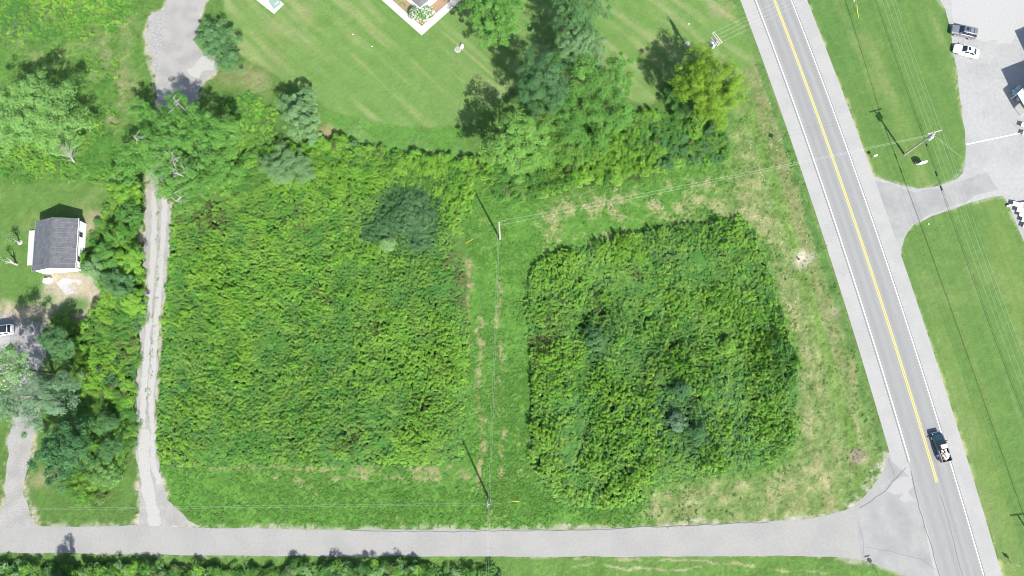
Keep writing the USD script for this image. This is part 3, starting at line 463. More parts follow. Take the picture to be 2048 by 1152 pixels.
GR_S = mask([(205, 925), (245, 900), (262, 960), (230, 1000), (160, 1005), (150, 985)], .4)
plants('thicket', DITCH * smooth(n_l * .3 - X / 60, -.05, .35) + DITCH * .3, .7, 47, n_l * .3 - .1, Z0 + .1, Z0 + .1, 1.0 + n_l * .12 + spot([(720, 1140, 2.5, .45)]), 'dark hedge of brush in the ditch below the side road', 'hedge', pale=Z0 + .25, protos=BUSHP)
# low tufts of the rough mown ground
tf = [('grass_tuft', weed(np.random.default_rng(60 + i), .34, .14, 22, .17, .45, True), M[mt]) for i, mt in enumerate(['tuft', 'tuft', 'leaf_mid', 'leaf_bright'])]
r = np.random.default_rng(61); free = 1 - np.clip(sum(VEG_M.values()) + pav + ndimage.gaussian_filter(pav, 2), 0, 1)
x, y = scatter(np.clip(MOWN * (1 - .85 * VER) * (1 - spot([(1717, 912, 1.8, 1), (1607, 517, 2.2, 1)])) * free * (1 - .75 * DRYTOP) * (1 - .8 * LINEM) * (.55 + .25 * n_l), 0, .9), .42, r); n = len(x); s = r.uniform(.6, 1.3, n)
instancer('mown_weeds', tf, np.column_stack([x, y, np.zeros(n)]), r.choice(4, n, p=[.35, .35, .22, .08]), r.uniform(0, 6.28, n), np.column_stack([s, s, s]), 'short regrowing weeds of the mown strip between the two fields', 'grass')
x, y = scatter(np.clip((VER * .14 + WILD * .3 + UPSTRIP * .5 + mask([(80, 1000), (275, 1000), (275, 1050), (90, 1050)], .3) * .4) * free + .7 * mask(shapely.LineString(GP([(319, 400), (318, 460), (312, 540), (307, 615), (300, 700), (295, 790), (294, 850)])).buffer(.22), .1, .4), 0, .9), .45, r); n = len(x); s = r.uniform(.5, 1.1, n)
tv = [('grass_tuft', weed(np.random.default_rng(80 + i), .3, .1, 20, .15, .4, True), M['lawn_tuft' if i < 3 else 'tuft']) for i in range(4)]
instancer('verge_grass', tv, np.column_stack([x, y, np.zeros(n)]), r.choice(4, n, p=[.4, .4, .15, .05]), r.uniform(0, 6.28, n), np.column_stack([s, s, s * .8]), 'short rough grass of the verges beside the roads', 'grass')
st = [('straw_tuft', weed(np.random.default_rng(70 + i), .22, .09, 16, .2, .22, True), M['straw']) for i in range(3)]
drym = VER * np.exp(-((DFw - 2.2) / 1.1) ** 2) * smooth(n_m * .7 + n_l * .5, -.6, 1.3) * .5 + VER * .3 * smooth(dd, 7.0, 9.0) * smooth(n_m * .7 + n_l * .5, -.1, 1.3) * .5 + VER * smooth(dd, 7.5, 8) * (1 - smooth(dd, 8, 8.5)) * .3 + DRYTOP * smooth(n_m * .6 + n_l * .5, .2, 1.6) * .4 + VER * br * .06
x, y = scatter(np.clip(drym * (1 - VEG_M['r']) * 1.3, 0, .9), .34, r); n = len(x); s = r.uniform(.5, 1.3, n)
instancer('straw', st, np.column_stack([x, y, np.zeros(n)]), r.integers(0, 3, n), r.uniform(0, 6.28, n), np.column_stack([s, s, s]), 'pale clumps of cut dry grass on the verge beside the highway', 'dry grass')

# ------------------------------------------------------------------ trees
def tree(name, label, lobes, trunk_h, mat_name, clumps=60, per=70, size=.3, cat='tree', bark='bark', trunk_r=.22, group=None, seed=0, rc=None, dead=0, upright=.6, trunk=True, tip=None):
    """lobes: [(px, py, z, radius m, radius z m)]; seen in the photograph at px, py, standing at height z. The trunk stands under their middle."""
    clumps = int(clumps * (.85 if trunk else 1)); r = np.random.default_rng(1000 + seed); ce = np.array([[*G(a, b, z), z, R, Rz] for a, b, z, R, Rz in lobes]); w = ce[:, 3] ** 2
    base = (ce[:, :2] * w[:, None]).sum(0) / w.sum(); root = thing(name, label, cat, (*base, 0), group=group); ce[:, :2] -= base
    kk = r.choice(len(ce), clumps, p=w / w.sum()); d = r.normal(size=(clumps, 3)); d /= np.linalg.norm(d, axis=1, keepdims=True); d[:, 2] = np.where(d[:, 2] < -.15, -d[:, 2], d[:, 2])
    R3 = ce[kk][:, [3, 3, 4]]; cc = ce[kk][:, :3] + d * R3 * r.uniform(.62, 1.04, (clumps, 1)); cc[:, 2] = np.maximum(cc[:, 2], .3)
    cr = (.28 * ce[kk, 3] if rc is None else np.full(clumps, rc)) * r.uniform(.55, 1.35, clumps)
    per = int(per * 1.2); n = clumps * per; ci = np.repeat(np.arange(clumps), per); o = r.normal(size=(n, 3)); o /= np.linalg.norm(o, axis=1, keepdims=True); rad = r.uniform(.2, 1.05, n) ** .6
    P = cc[ci] + o * (rad * cr[ci])[:, None] * [1, 1, .62] ; N = d[ci] * .55 + o * .5 + [0, 0, upright] + r.normal(0, .38, (n, 3)); P[:, 2] = np.maximum(P[:, 2], .08)
    ni = int(n * .25); ki = r.choice(len(ce), ni, p=w / w.sum()); oi = r.normal(size=(ni, 3)); oi /= np.linalg.norm(oi, axis=1, keepdims=True); Pi = ce[ki, :3] + oi * (r.uniform(0, 1, (ni, 1)) ** .45 * .62) * ce[ki][:, [3, 3, 4]]; Pi[:, 2] = np.maximum(Pi[:, 2], .08)
    P = np.vstack([P, Pi]); N = np.vstack([N, r.normal(0, .6, (ni, 3)) + [0, 0, .8]]); n += ni
    obj('crown', leaf_mesh(P, N, r.uniform(.55, 1.4, n) * size * .88, r, .6), M[mat_name], root)
    if trunk:
        top = np.array([*(ce[0, :2] * .3), max(trunk_h, 1)]); pts = np.array([[0, 0, -.05], [r.normal() * .08, r.normal() * .08, trunk_h * .4], top]); obj('trunk', tube(spl(pts, 4), np.linspace(trunk_r * 1.25, trunk_r * .5, 9), 8), M[bark], root)
        for i in range(min(len(ce), 6)):
            a = pts[1] * .5 + top * .5; b = ce[i, :3] + [0, 0, ce[i, 4] * .3]; mid = (a + b) / 2 + r.normal(0, .2, 3); obj('limb', tube(spl([a, mid, b], 3), np.linspace(trunk_r * .5, .03, 7), 5), M[bark], root)
    for i in range(dead):
        c = cc[r.integers(0, clumps)]; a = np.array([c[0] * .4, c[1] * .4, c[2] * .85]); b = c + d[r.integers(0, clumps)] * [1.1, 1.1, .3] + [0, 0, 1.5]; a[2] = max(a[2], c[2] * .9 + .5); pts = spl([a, (a + b) / 2 + r.normal(0, .3, 3), b], 4); m = [tube(pts, np.linspace(.13, .04, len(pts)), 5)]
        for q in range(6):
            s0 = pts[r.integers(3, len(pts))]; m.append(tube([s0, s0 + r.normal(0, .5, 3) + [0, 0, .25], s0 + r.normal(0, .8, 3) + [0, 0, .4]], [.06, .045, .02], 4))
        obj('dead_branch', cat_(m), M['dead_wood'], root, label='bare bleached branch')
    return root
#@@TREES
tree('yellow_tree', 'round yellow-green tree standing alone beside the highway verge', [(1416, 175, 7.2, 5.9, 4.8), (1385, 165, 7.4, 4.0, 3.4), (1445, 165, 7.2, 4.2, 3.6), (1425, 215, 6, 4.3, 3.2), (1402, 122, 6.6, 3.3, 2.8), (1460, 195, 5.8, 3.2, 2.8), (1435, 232, 4.6, 3.2, 2.4)], 6, 'leaf_yellow', 290, 95, .25, seed=1, rc=.78)
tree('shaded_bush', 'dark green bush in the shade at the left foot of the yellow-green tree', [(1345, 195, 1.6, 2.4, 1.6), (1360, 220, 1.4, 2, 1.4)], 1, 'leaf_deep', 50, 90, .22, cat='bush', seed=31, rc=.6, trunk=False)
tree('dark_tree', 'dark blue-green tree at the left of the dense clump, above the light bushy one', [(1090, 160, 10.5, 4.4, 4.4), (1070, 135, 10, 3.2, 3), (1108, 190, 9, 3.4, 3.2), (1065, 180, 8, 3.2, 3), (1085, 205, 7, 3, 2.8)], 8, 'leaf_bluedark', 150, 95, .26, seed=2, rc=.9)
tree('green_tree', 'tall bright green tree with lumpy crown in the middle of the dense clump', [(1165, 140, 9.5, 2.5, 2.2), (1197, 168, 9, 2.6, 2.2), (1160, 186, 8, 2.4, 2), (1178, 225, 7.5, 2.7, 2.2), (1143, 240, 6.5, 2.4, 2), (1150, 278, 5, 2.5, 2)], 8, 'leaf_tree', 120, 90, .29, seed=3, rc=.85)
tree('green_tree', 'bright green tree at the right edge of the dense clump, bordering the lawn', [(1238, 128, 8.5, 2.3, 2), (1224, 165, 8.5, 2.3, 2), (1252, 163, 7.5, 2.1, 1.9), (1236, 205, 7.5, 2.5, 2), (1210, 247, 6.5, 2.6, 2), (1243, 237, 5.5, 2.2, 1.9), (1195, 282, 4.5, 2.5, 1.9)], 7, 'leaf_tree', 120, 90, .29, seed=4, rc=.8)
tree('green_tree', 'bright green feathery tree at the top of the frame beside the house lawn', [(985, 35, 8.5, 4.6, 4.2), (960, 15, 8, 3.6, 3.4), (1015, 45, 8, 3.6, 3.4), (985, 75, 6.5, 3.2, 3), (1020, 5, 7, 3.4, 3)], 8, 'leaf_tree', 130, 90, .3, seed=5, rc=.85)
tree('grey_green_tree', 'hazy grey-green tree at the top of the frame above the dense clump', [(1150, 35, 9.5, 4.0, 3.4), (1185, 15, 8, 3.6, 3), (1135, 10, 9.5, 3.2, 3), (1165, 55, 9, 3.2, 2.8)], 8, 'leaf_conifer', 140, 95, .24, seed=6, rc=.8)
tree('grey_green_tree', 'olive grey-green tree of fine leaves between the dark tree and the lawn', [(1165, 90, 9.5, 3.4, 3), (1190, 105, 8, 3, 2.6), (1145, 92, 9.5, 3, 2.6)], 8, 'leaf_greygreen', 110, 95, .23, seed=7, rc=.7)
tree('light_tree', 'light green poplar-like tree at the lower left of the dense clump', [(1035, 270, 13, 3.6, 3.6), (1010, 300, 10.5, 3.2, 3), (1065, 275, 11, 3.2, 3), (1035, 325, 8, 3.4, 3), (985, 300, 9, 2.4, 2.4), (1075, 320, 7, 3, 2.6)], 11, 'leaf_lime', 150, 85, .3, seed=8, rc=.8, trunk_r=.3)
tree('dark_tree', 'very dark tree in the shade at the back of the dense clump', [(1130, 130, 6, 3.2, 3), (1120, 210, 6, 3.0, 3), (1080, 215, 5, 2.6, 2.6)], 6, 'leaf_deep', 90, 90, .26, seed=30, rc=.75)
tree('green_tree', 'small green tree filling the gap below the dark tree in the clump', [(1125, 290, 5, 3.2, 2.6), (1100, 250, 5.5, 2.6, 2.4), (1170, 300, 4, 2.8, 2)], 5, 'leaf_mid', 80, 90, .26, seed=9, rc=.8)
tree('weeping_tree', 'grey-green drooping tree standing on the left end of the house lawn', [(600, 238, 5.5, 3.5, 3.4), (585, 215, 5, 2.6, 2.6), (615, 260, 4.5, 2.8, 2.6), (610, 205, 4.6, 2.2, 2.2)], 5, 'leaf_greygreen', 110, 95, .26, seed=10, rc=.65, upright=.9)
tree('large_shrub', 'broad grey-green shrub right below the drooping tree', [(575, 330, 2.4, 4.2, 2.3), (545, 340, 2.2, 2.8, 2), (605, 345, 2.2, 3.2, 2)], 2, 'leaf_greygreen', 110, 95, .22, cat='shrub', seed=11, rc=.75, upright=.8)
tree('roadside_tree', 'green tree with bleached limbs left of where the gravel drive disappears', [(300, 300, 7.5, 4.0, 3.4), (270, 320, 6, 3.4, 2.8), (330, 260, 7.5, 3.6, 3.2), (300, 240, 7, 3, 2.8), (285, 215, 5.5, 2.4, 2.2), (330, 305, 7.5, 3.6, 3), (345, 250, 7, 3.2, 2.6), (250, 350, 4, 3, 2.4)], 7, 'leaf_tree', 190, 85, .3, seed=12, rc=.85, dead=2)
tree('roadside_tree', 'green tree with pointed crown over the bend of the gravel drive', [(415, 270, 9, 4.2, 3.6), (385, 240, 8.5, 3.2, 3), (460, 265, 8, 2.6, 3.2), (440, 310, 7, 3.4, 3), (360, 215, 7, 2.8, 2.6), (370, 275, 8, 3.6, 3)], 8, 'leaf_tree', 165, 85, .3, seed=13, rc=.8, dead=1)
tree('roadside_tree', 'half-dead green tree with many bare white branches above the drive', [(385, 350, 6.5, 4.2, 3), (345, 345, 6, 3.4, 2.8), (430, 365, 5.5, 3.4, 2.6), (380, 390, 4, 3.4, 2.2), (465, 345, 5, 2.6, 2.4), (330, 370, 4.5, 3.2, 2.4)], 6, 'leaf_tree', 150, 85, .28, seed=14, rc=.8, dead=7)
tree('conifer_shrub', 'dark green feathery evergreen beside the wide end of the gravel drive', [(432, 72, 3.8, 3.4, 2.8), (455, 95, 3.4, 3.2, 2.5), (415, 90, 3.0, 2.6, 2.2), (470, 128, 2.4, 2.6, 2), (445, 120, 2.6, 2.8, 2)], 3, 'leaf_evergreen', 130, 95, .22, seed=15, rc=.65)
tree('silver_tree', 'large pale green tree at the left edge above the mown yard', [(80, 190, 11, 4.6, 4), (40, 225, 10, 4.6, 4), (105, 240, 8.5, 4.2, 3.4), (60, 260, 7.5, 4.2, 3.2), (15, 200, 9.5, 4, 3.6), (150, 250, 6, 3, 2.6), (5, 270, 7, 4, 3), (130, 200, 9, 3.4, 3), (125, 275, 4.5, 3.4, 2.4)], 10, 'leaf_light', 230, 85, .3, seed=16, rc=.95, trunk_r=.35)
tree('bluish_tree', 'small bluish tree above a dark hollow, right of the parked white car', [(125, 690, 5.5, 2.7, 2.4), (105, 680, 4.6, 2.2, 2)], 5, 'leaf_blue', 60, 90, .26, seed=17, rc=.7)
tree('blossom_tree', 'tree with creamy white blossom at the left edge below the parked white car', [(25, 725, 11, 3.0, 2.8), (5, 750, 10.5, 2.6, 2.4), (45, 740, 9.5, 2.2, 2)], 10, 'leaf_pale', 70, 90, .25, seed=18, rc=.6)
tree('silver_tree', 'silvery blue-green tree overhanging the top of the house drive', [(75, 800, 7.5, 4.6, 3.4), (40, 790, 7, 3.6, 3), (120, 790, 7.5, 3.4, 3), (60, 835, 5.5, 3.2, 2.4), (10, 810, 6.5, 3, 2.6), (140, 770, 6, 2.6, 2.4)], 7, 'leaf_silver', 140, 90, .25, seed=19, rc=.75)
tree('dark_tree', 'dark green large-leaved tree beside the house drive', [(125, 885, 6, 3.8, 3.2), (105, 910, 5.2, 3.4, 2.8), (155, 900, 5, 3.2, 2.8), (125, 945, 3.6, 3, 2.2), (150, 860, 5, 2.8, 2.4)], 5, 'leaf_dark', 120, 85, .32, seed=20, rc=.75)
tree('small_tree', 'small greyish tree right of the dark large-leaved tree', [(215, 850, 2.8, 2.0, 1.8)], 2.5, 'leaf_conifer', 32, 80, .24, seed=21, rc=.6, trunk_r=.1)
tree('small_tree', 'dull green small tree with thin crown, close to the left edge of the gravel drive', [(235, 885, 2.6, 1.9, 1.6), (215, 900, 2.2, 1.6, 1.4)], 2.5, 'leaf_conifer', 40, 80, .22, seed=22, rc=.55, trunk_r=.1)
tree('shrub', 'pale grassy shrub at the lower right of the roadside thicket', [(205, 945, 1.3, 2.6, 1.2), (225, 955, 1.1, 1.8, 1.0)], 1, 'leaf_light', 50, 90, .22, cat='shrub', seed=23, rc=.6, trunk=False)
tree('shrub', 'low bright green shrub at the bottom of the roadside thicket', [(165, 985, .9, 2.2, .9), (190, 995, .8, 1.8, .8), (140, 970, .9, 1.6, .9)], 1, 'leaf_mid', 50, 90, .2, cat='shrub', seed=24, rc=.6, trunk=False)
for i, (a, b, z, R, lab, mt) in enumerate([
        (258, 385, 3.2, 2.4, 'bright green bushy tree at the top of the row beside the drive', 'leaf_bright'), (262, 425, 3.4, 2.2, 'dark green bushy tree second from the top of the row beside the drive', 'leaf_deep'),
        (238, 465, 3.2, 2.3, 'green bushy tree in the row right of the white shed wall', 'leaf_mid'), (215, 510, 3.6, 2.4, 'leafy green tree close to the lower right corner of the shed', 'leaf_tree'),
        (262, 515, 3.0, 2.4, 'yellowish green bush touching the drive edge, right of the shed', 'leaf_bright'), (240, 560, 3.0, 3.0, 'dense bluish green bush below the row of trees, right of the concrete pad', 'leaf_blue'),
        (186, 534, 4.2, 1.6, 'thin grey-green tree whose twigs cover the lower shed corner', 'leaf_greygreen'), (268, 600, 2.0, 2.0, 'bright bush at the left edge of the drive below the bluish bush', 'leaf_bright')]):
    tree('bushy_tree', lab, [(a, b, z, R, R * .85), (a + 8, b + 14, z * .8, R * .75, R * .7), (a - 10, b + 6, z * .8, R * .7, R * .7)], z, mt, 55, 85, .27, seed=40 + i, rc=.62, trunk_r=.12)
for i, (a, b, z, R, lab, mt) in enumerate([
        (1365, 780, 1.4, 1.5, 'bluish shrub rising from the middle of the highway-side field', 'leaf_blue'), (1560, 700, 1.6, 2.0, 'dark shrub at the right edge of the highway-side field', 'leaf_deep'),
        (1190, 675, 1.5, 2.2, 'hazy blue-green shrub in the left half of the highway-side field', 'leaf_blue'), (1355, 845, 1.3, 1.6, 'broad-leaved grey-blue plant near the bottom of the highway-side field', 'leaf_silver'),
        (1395, 870, 1.3, 1.7, 'large feathery bluish plant near the lower right of the highway-side field', 'leaf_blue'), (1455, 690, 1.2, 1.2, 'yellow-green sapling in the right half of the highway-side field', 'leaf_bright'),
        (775, 490, 1.3, 1.3, 'pale green sapling at the lower edge of the dark vine mound', 'leaf_pale')]):
    tree('field_shrub', lab, [(a, b, z, R, R * .7)], 1, mt, 26, 80, .24, cat='shrub', seed=60 + i, rc=.55, trunk=False)
tree('vine_mound', 'dark blue-green mound of vines in the upper part of the big field', [(825, 408, 1.3, 3.0, 1.3), (806, 442, 1.2, 3.3, 1.3), (843, 440, 1.2, 2.7, 1.2), (770, 455, .9, 2.3, 1.0), (832, 475, .9, 2.7, .9), (745, 470, .7, 1.8, .7)], 1, 'leaf_vine', 260, 90, .18, cat='shrub', seed=70, rc=.52, trunk=False, upright=.8)
tree('roadside_conifer', 'pointed evergreen below the frame whose shadow lies on the side road', [(118, 1172, 2.2, 1.9, 1.6), (120, 1176, 4.2, 1.4, 1.5), (122, 1180, 6.0, .8, 1.5)], 6, 'leaf_conifer', 70, 70, .26, seed=71, rc=.5, trunk_r=.13)
# flowering bush by the house
fb = tree('flowering_bush', 'white-flowered bush in the mulch bed at the house corner', [(843, 27, 1.2, 1.9, 1.1), (833, 28, 1.0, 1.3, .9), (856, 27, 1.0, 1.3, .9)], 1, 'leaf_tree', 50, 70, .2, cat='bush', seed=72, rc=.5, trunk=False)
plain('petal', (.55, .55, .5), .7)
def blossoms(root, lobes, n, size, seed, mt='blossom'):
    r = np.random.default_rng(seed); w = np.array([q[3] ** 2 for q in lobes]); base = sum(G(a, b, z) * R ** 2 for a, b, z, R, _ in lobes) / w.sum(); k = r.choice(len(lobes), n, p=w / w.sum()); d = r.normal(size=(n, 3)); d /= np.linalg.norm(d, axis=1, keepdims=True); d[:, 2] = np.abs(d[:, 2])
    c = np.array([[*(G(a, b, z) - base), z, R, Rz] for a, b, z, R, Rz in lobes])[k]; obj('blossom', leaf_mesh(c[:, :3] + d * c[:, [3, 3, 4]] * r.uniform(1.0, 1.22, (n, 1)), d + [0, 0, .7], r.uniform(.7, 1.3, n) * size, r, .9), M[mt], root, kind='stuff')
blossoms(fb, [(843, 27, 1.2, 1.9, 1.1), (833, 28, 1.0, 1.3, .9), (856, 27, 1.0, 1.3, .9)], 420, .2, 5, 'petal')
blossoms(stage.GetPrimAtPath('/World/blossom_tree'), [(25, 725, 11, 3.0, 2.8), (5, 750, 10.5, 2.6, 2.4), (45, 740, 9.5, 2.2, 2)], 480, .2, 6)
# ------------------------------------------------------------------ buildings
def quad_box(c4, th, n=None):
    """A thin solid on a flat four-cornered face, th metres proud along its normal."""
    c = np.asarray(c4, float); nn = np.cross(c[1] - c[0], c[3] - c[0]) if n is None else np.asarray(n, float); nn = nn / np.linalg.norm(nn); v = np.vstack([c, c + nn * th])
    f = [[0, 3, 2], [0, 2, 1], [4, 5, 6], [4, 6, 7]] + [t for i in range(4) for t in ([i, (i + 1) % 4, 4 + (i + 1) % 4], [i, 4 + (i + 1) % 4, 4 + i])]
    return trimesh.Trimesh(v, f, process=False)
def frame_xy(o, d):
    d = np.asarray(d, float) / np.hypot(*d); return np.asarray(o, float), d, np.array([-d[1], d[0]])
# the shed: apparent eave corners give its plan; eaves 2.7 m, ridge 4.1 m
EA, RI = 2.7, 4.15
e_lb, e_rb, e_lt, e_rt = G(65, 543, EA), G(151, 537, EA), G(70.6, 440, EA), G(157, 439, EA)
r_b, r_t = G(99, 537, RI), G(104, 438, RI)
ux = (e_rt - e_rb) / np.linalg.norm(e_rt - e_rb); vx = np.array([ux[1], -ux[0]]); so = (e_lb + e_rb + e_lt + e_rt) / 4
LEN = (np.linalg.norm(e_rt - e_rb) + np.linalg.norm(e_lt - e_lb)) / 2; WID = (np.linalg.norm(e_rb - e_lb) + np.linalg.norm(e_rt - e_lt)) / 2; RX = ((r_b + r_t) / 2 - so) @ vx
shed = thing('shed', 'small white gabled outbuilding with dark metal roof at the left of the photo', 'shed', (*so, 0), math.atan2(vx[1], vx[0]))
hw, hl = WID / 2, LEN / 2; ov = .22   # local: x across, y along the ridge
RX = float(np.clip(RX, -1.6, 1.6)); wall_top = lambda x: EA + (RI - EA) * (1 - abs(x - RX) / (hw + (RX if x < RX else -RX))) - .09
wx0, wx1, wy0, wy1 = -hw + ov, hw - ov, -hl + ov, hl - ov
obj('wall', slab(shapely.box(wx0, wy0, wx0 + .12, wy1), 0, wall_top(wx0)), M['siding'], shed); obj('wall', slab(shapely.box(wx1 - .12, wy0, wx1, wy1), 0, wall_top(wx1)), M['siding'], shed)
for yy in (wy0, wy1 - .12):
    g = trimesh.creation.extrude_polygon(shapely.Polygon([(wx0 + .12, 0), (wx1 - .12, 0), (wx1 - .12, wall_top(wx1 - .12)), (RX, RI - .1), (wx0 + .12, wall_top(wx0 + .12))]), .12, engine='earcut')
    g.apply_transform(np.array([[1, 0, 0, 0], [0, 0, -1, yy + .12], [0, 1, 0, 0], [0, 0, 0, 1]], float)); obj('wall', g, M['siding'], shed)
lap = [box(.02, wy1 - wy0, .02, (wx1 + .008, 0, z)) for z in np.arange(.25, 2.5, .22)]; obj('siding_lap', cat_(lap), M['siding'], shed, kind='stuff')
obj('eave_trim', box(.05, LEN, .12, (hw + .025, 0, EA - .04)), M['trim_white'], shed); obj('eave_trim', box(.05, LEN, .12, (-hw - .025, 0, EA - .04)), M['frame_grey'], shed)
rs = []
for sgn, xe in ((-1, -hw), (1, hw)):
    rows, cols = 10, (4 if sgn < 0 else 5)
    for i in range(rows):
        for j in range(cols):
            t0, t1 = j / cols, (j + 1) / cols; y0, y1 = -hl + LEN * i / rows + .025, -hl + LEN * (i + 1) / rows - .025
            xa, xb = RX + (xe - RX) * t0, RX + (xe - RX) * t1; g = .012 * np.sign(xb - xa); xa += g; xb -= g; za, zb = RI - (RI - EA) * t0, RI - (RI - EA) * t1; dz = .012 * ((i + j) % 2)
            c = [(xa, y0, za + dz), (xb, y0, zb + dz), (xb, y1, zb + dz), (xa, y1, za + dz)]
            if sgn < 0: c = c[::-1]
            rs.append(quad_box(c, .03)); obj('roof_panel', rs[-1], M['roof_metal'], shed)
    under = [(RX, -hl, RI - .05), (xe, -hl, EA - .05), (xe, hl, EA - .05), (RX, hl, RI - .05)]
    obj('roof_deck', quad_box(under if sgn > 0 else under[::-1], .03), M['galv'], shed)
    for yy in ((-hl + .0, hl)):
        pass
ribs, seams = [], []
for i in range(1, 30):
    y = -hl + LEN * i / 30
    if i % 3:
        for xe in (hw, -hw): ribs.append(tube([(RX + np.sign(xe) * .1, y, RI + .0), (xe, y, EA + .045)], .014, 4))
    else:
        for xe in (hw, -hw): seams.append(tube([(RX + np.sign(xe) * .1, y, RI + .03), (xe, y, EA + .055)], .02, 4))
for xe, n_ in ((hw, 5), (-hw, 4)):
    for j in range(1, n_): t = j / n_; seams.append(tube([(RX + (xe - RX) * t, -hl, RI - (RI - EA) * t + .05), (RX + (xe - RX) * t, hl, RI - (RI - EA) * t + .05)], .012, 4))
obj('roof_rib', cat_(ribs), M['roof_metal'], shed, kind='stuff'); obj('roof_seam', cat_(seams), M['roof_seam'], shed, kind='stuff')
rc = trimesh.util.concatenate([tube([(RX - .14, -hl, RI + .02), (RX - .14, hl, RI + .02)], .03, 4), quad_box([(RX - .28, -hl, RI - .02), (RX, -hl, RI + .09), (RX, hl, RI + .09), (RX - .28, hl, RI - .02)], .015), quad_box([(RX, -hl, RI + .09), (RX + .28, -hl, RI - .02), (RX + .28, hl, RI - .02), (RX, hl, RI + .09)], .015)])
obj('ridge_cap', rc, M['roof_metal'], shed)
for yy in (1.9, -2.7):
    f = obj('window', box(.06, .95, 1.15, (wx1 + .03, yy, 1.55)), M['trim_white'], shed)
    for q in (-.22, .22): obj('pane', box(.02, .38, .95, (wx1 + .072, yy + q, 1.55)), M['glass_dark'], f)
obj('gutter_pipe', tube([(hw + .06, -hl + .1, EA - .1), (wx1 + .07, -hl + .2, EA - .4), (wx1 + .07, -hl + .2, .1)], .04, 6), M['trim_white'], shed)
g0, g1 = GP([(62, 531), (66, 462)]); m_ = (g0 + g1) / 2
ramp = thing('white_ledge', 'long white concrete ledge along the left side of the shed', 'ledge', (*m_, 0), math.atan2(*(g1 - g0)[::-1])); obj('top', box(np.linalg.norm(g1 - g0), 1.0, .12, (0, 0, .26)), M['concrete'], ramp); obj('base', box(np.linalg.norm(g1 - g0) - .1, .85, .2, (0, 0, .1)), M['concrete_old'], ramp)
ac = thing('air_conditioner', 'white outdoor air conditioner box in front of the shed gable', 'air conditioner', (*G(98, 562), 0), math.atan2(vx[1], vx[0]))
obj('case', box(1.25, .8, .7, (0, 0, .35)), M['trim_white'], ac)
for q in (-.3, .3): 
    fn = obj('fan_grille', box(.46, .5, .03, (q, 0, .715)), M['frame_grey'], ac); obj('grille_bar', cat_([box(.46, .025, .02, (q, y, .74)) for y in np.linspace(-.2, .2, 5)] + [box(.025, .5, .02, (q + x, 0, .762)) for x in (-.15, 0, .15)]), M['trim_white'], fn)

# house corner at the top of the frame
c0 = G(843.5, 27); dl = GP([(763, 0)])[0] - GP([(843, 71)])[0]; dl /= np.hypot(*dl); dr = GP([(915, 7)])[0] - GP([(843, 71)])[0]; dr /= np.hypot(*dr)
o0 = G(843.3, 71); i0 = G(843.3, 52.5)
walk = shapely.Polygon([o0, o0 + dr * 16, i0 + dr * 15, i0, i0 + dl * 15, o0 + dl * 16]).buffer(0); bed = shapely.Polygon([i0, i0 + dr * 15, i0 + dr * 15 + dl * 15, i0 + dl * 15]).buffer(-.02)
obj('concrete_walk', slab(walk, -.05, .05), M['concrete'], kind='structure'); jt = [slab(shapely.LineString([o0 + d * q + (i0 - o0) * .03, o0 + d * q + nrm * 1.5]).buffer(.012, cap_style='flat').intersection(walk), .05, .054) for d, nrm in ((dl, dr), (dr, dl)) for q in np.arange(2.6, 14, 1.3)]
obj('walk_joint', cat_([j for j in jt if len(j.faces)]), M['concrete_old'], kind='structure'); obj('mulch_bed', sheet(ragged(bed, .02, .6), .012), M['mulch'], kind='structure')
house = thing('house', 'house with grey shingle roof and white siding, cut off by the top edge', 'house', (*c0, 0))
W_, D_ = 11, 9; foot = shapely.Polygon([(0, 0), dr * D_, dr * D_ + dl * W_, dl * W_])
obj('wall', slab(foot, 0, 2.6), M['siding'], house)
e = .45; fo = np.array([-(dr + dl) * e, dr * (D_ + e) - dl * e, dr * (D_ + e) + dl * (W_ + e), dl * (W_ + e) - dr * e]); ra, rb = dr * D_ / 2 + dl * D_ / 2, dr * D_ / 2 + dl * (W_ - D_ / 2)
V = np.array([[*p, 2.6] for p in fo] + [[*ra, 5.0], [*rb, 5.0]]); obj('roof', trimesh.Trimesh(V, [[0, 1, 4], [1, 2, 5], [1, 5, 4], [2, 3, 5], [3, 0, 4], [3, 4, 5], [0, 3, 2], [0, 2, 1]], process=False), M['roof_shingle'], house)
obj('gutter', cat_([tube([(*fo[0], 2.58), (*fo[1], 2.58)], .07, 6), tube([(*fo[0], 2.58), (*fo[3], 2.58)], .07, 6)]), M['trim_white'], house)
# concrete pad with a green cover
pad = [G(492, -16), G(548, 28), G(568, 8.5), G(520, -34)]; obj('concrete_pad', slab(shapely.Polygon(pad), -.05, .06), M['concrete'], kind='structure')
ct = thing('hatch_cover', 'grey-green cover with a white handle on the concrete pad at the top edge', 'cover', (*G(549, 3), .06)); ctr = G(549, 3)
cp = shapely.Polygon([G(a, b) - ctr for a, b in ((536, -8), (539, 6), (548, 19), (562, 8.5), (556, -8))]); obj('lid', slab(cp.buffer(-.05).buffer(.05), 0, .12), M['pool_cover'], ct)
hp = [np.array([*(G(a, b) - ctr), .16]) for a, b in ((551, 10), (557, 5.5))]; obj('handle', tube([hp[0] - [0, 0, .05], hp[0] + [0, 0, .12], hp[1] + [0, 0, .12], hp[1] - [0, 0, .05]], .06, 6), M['trim_white'], ct)
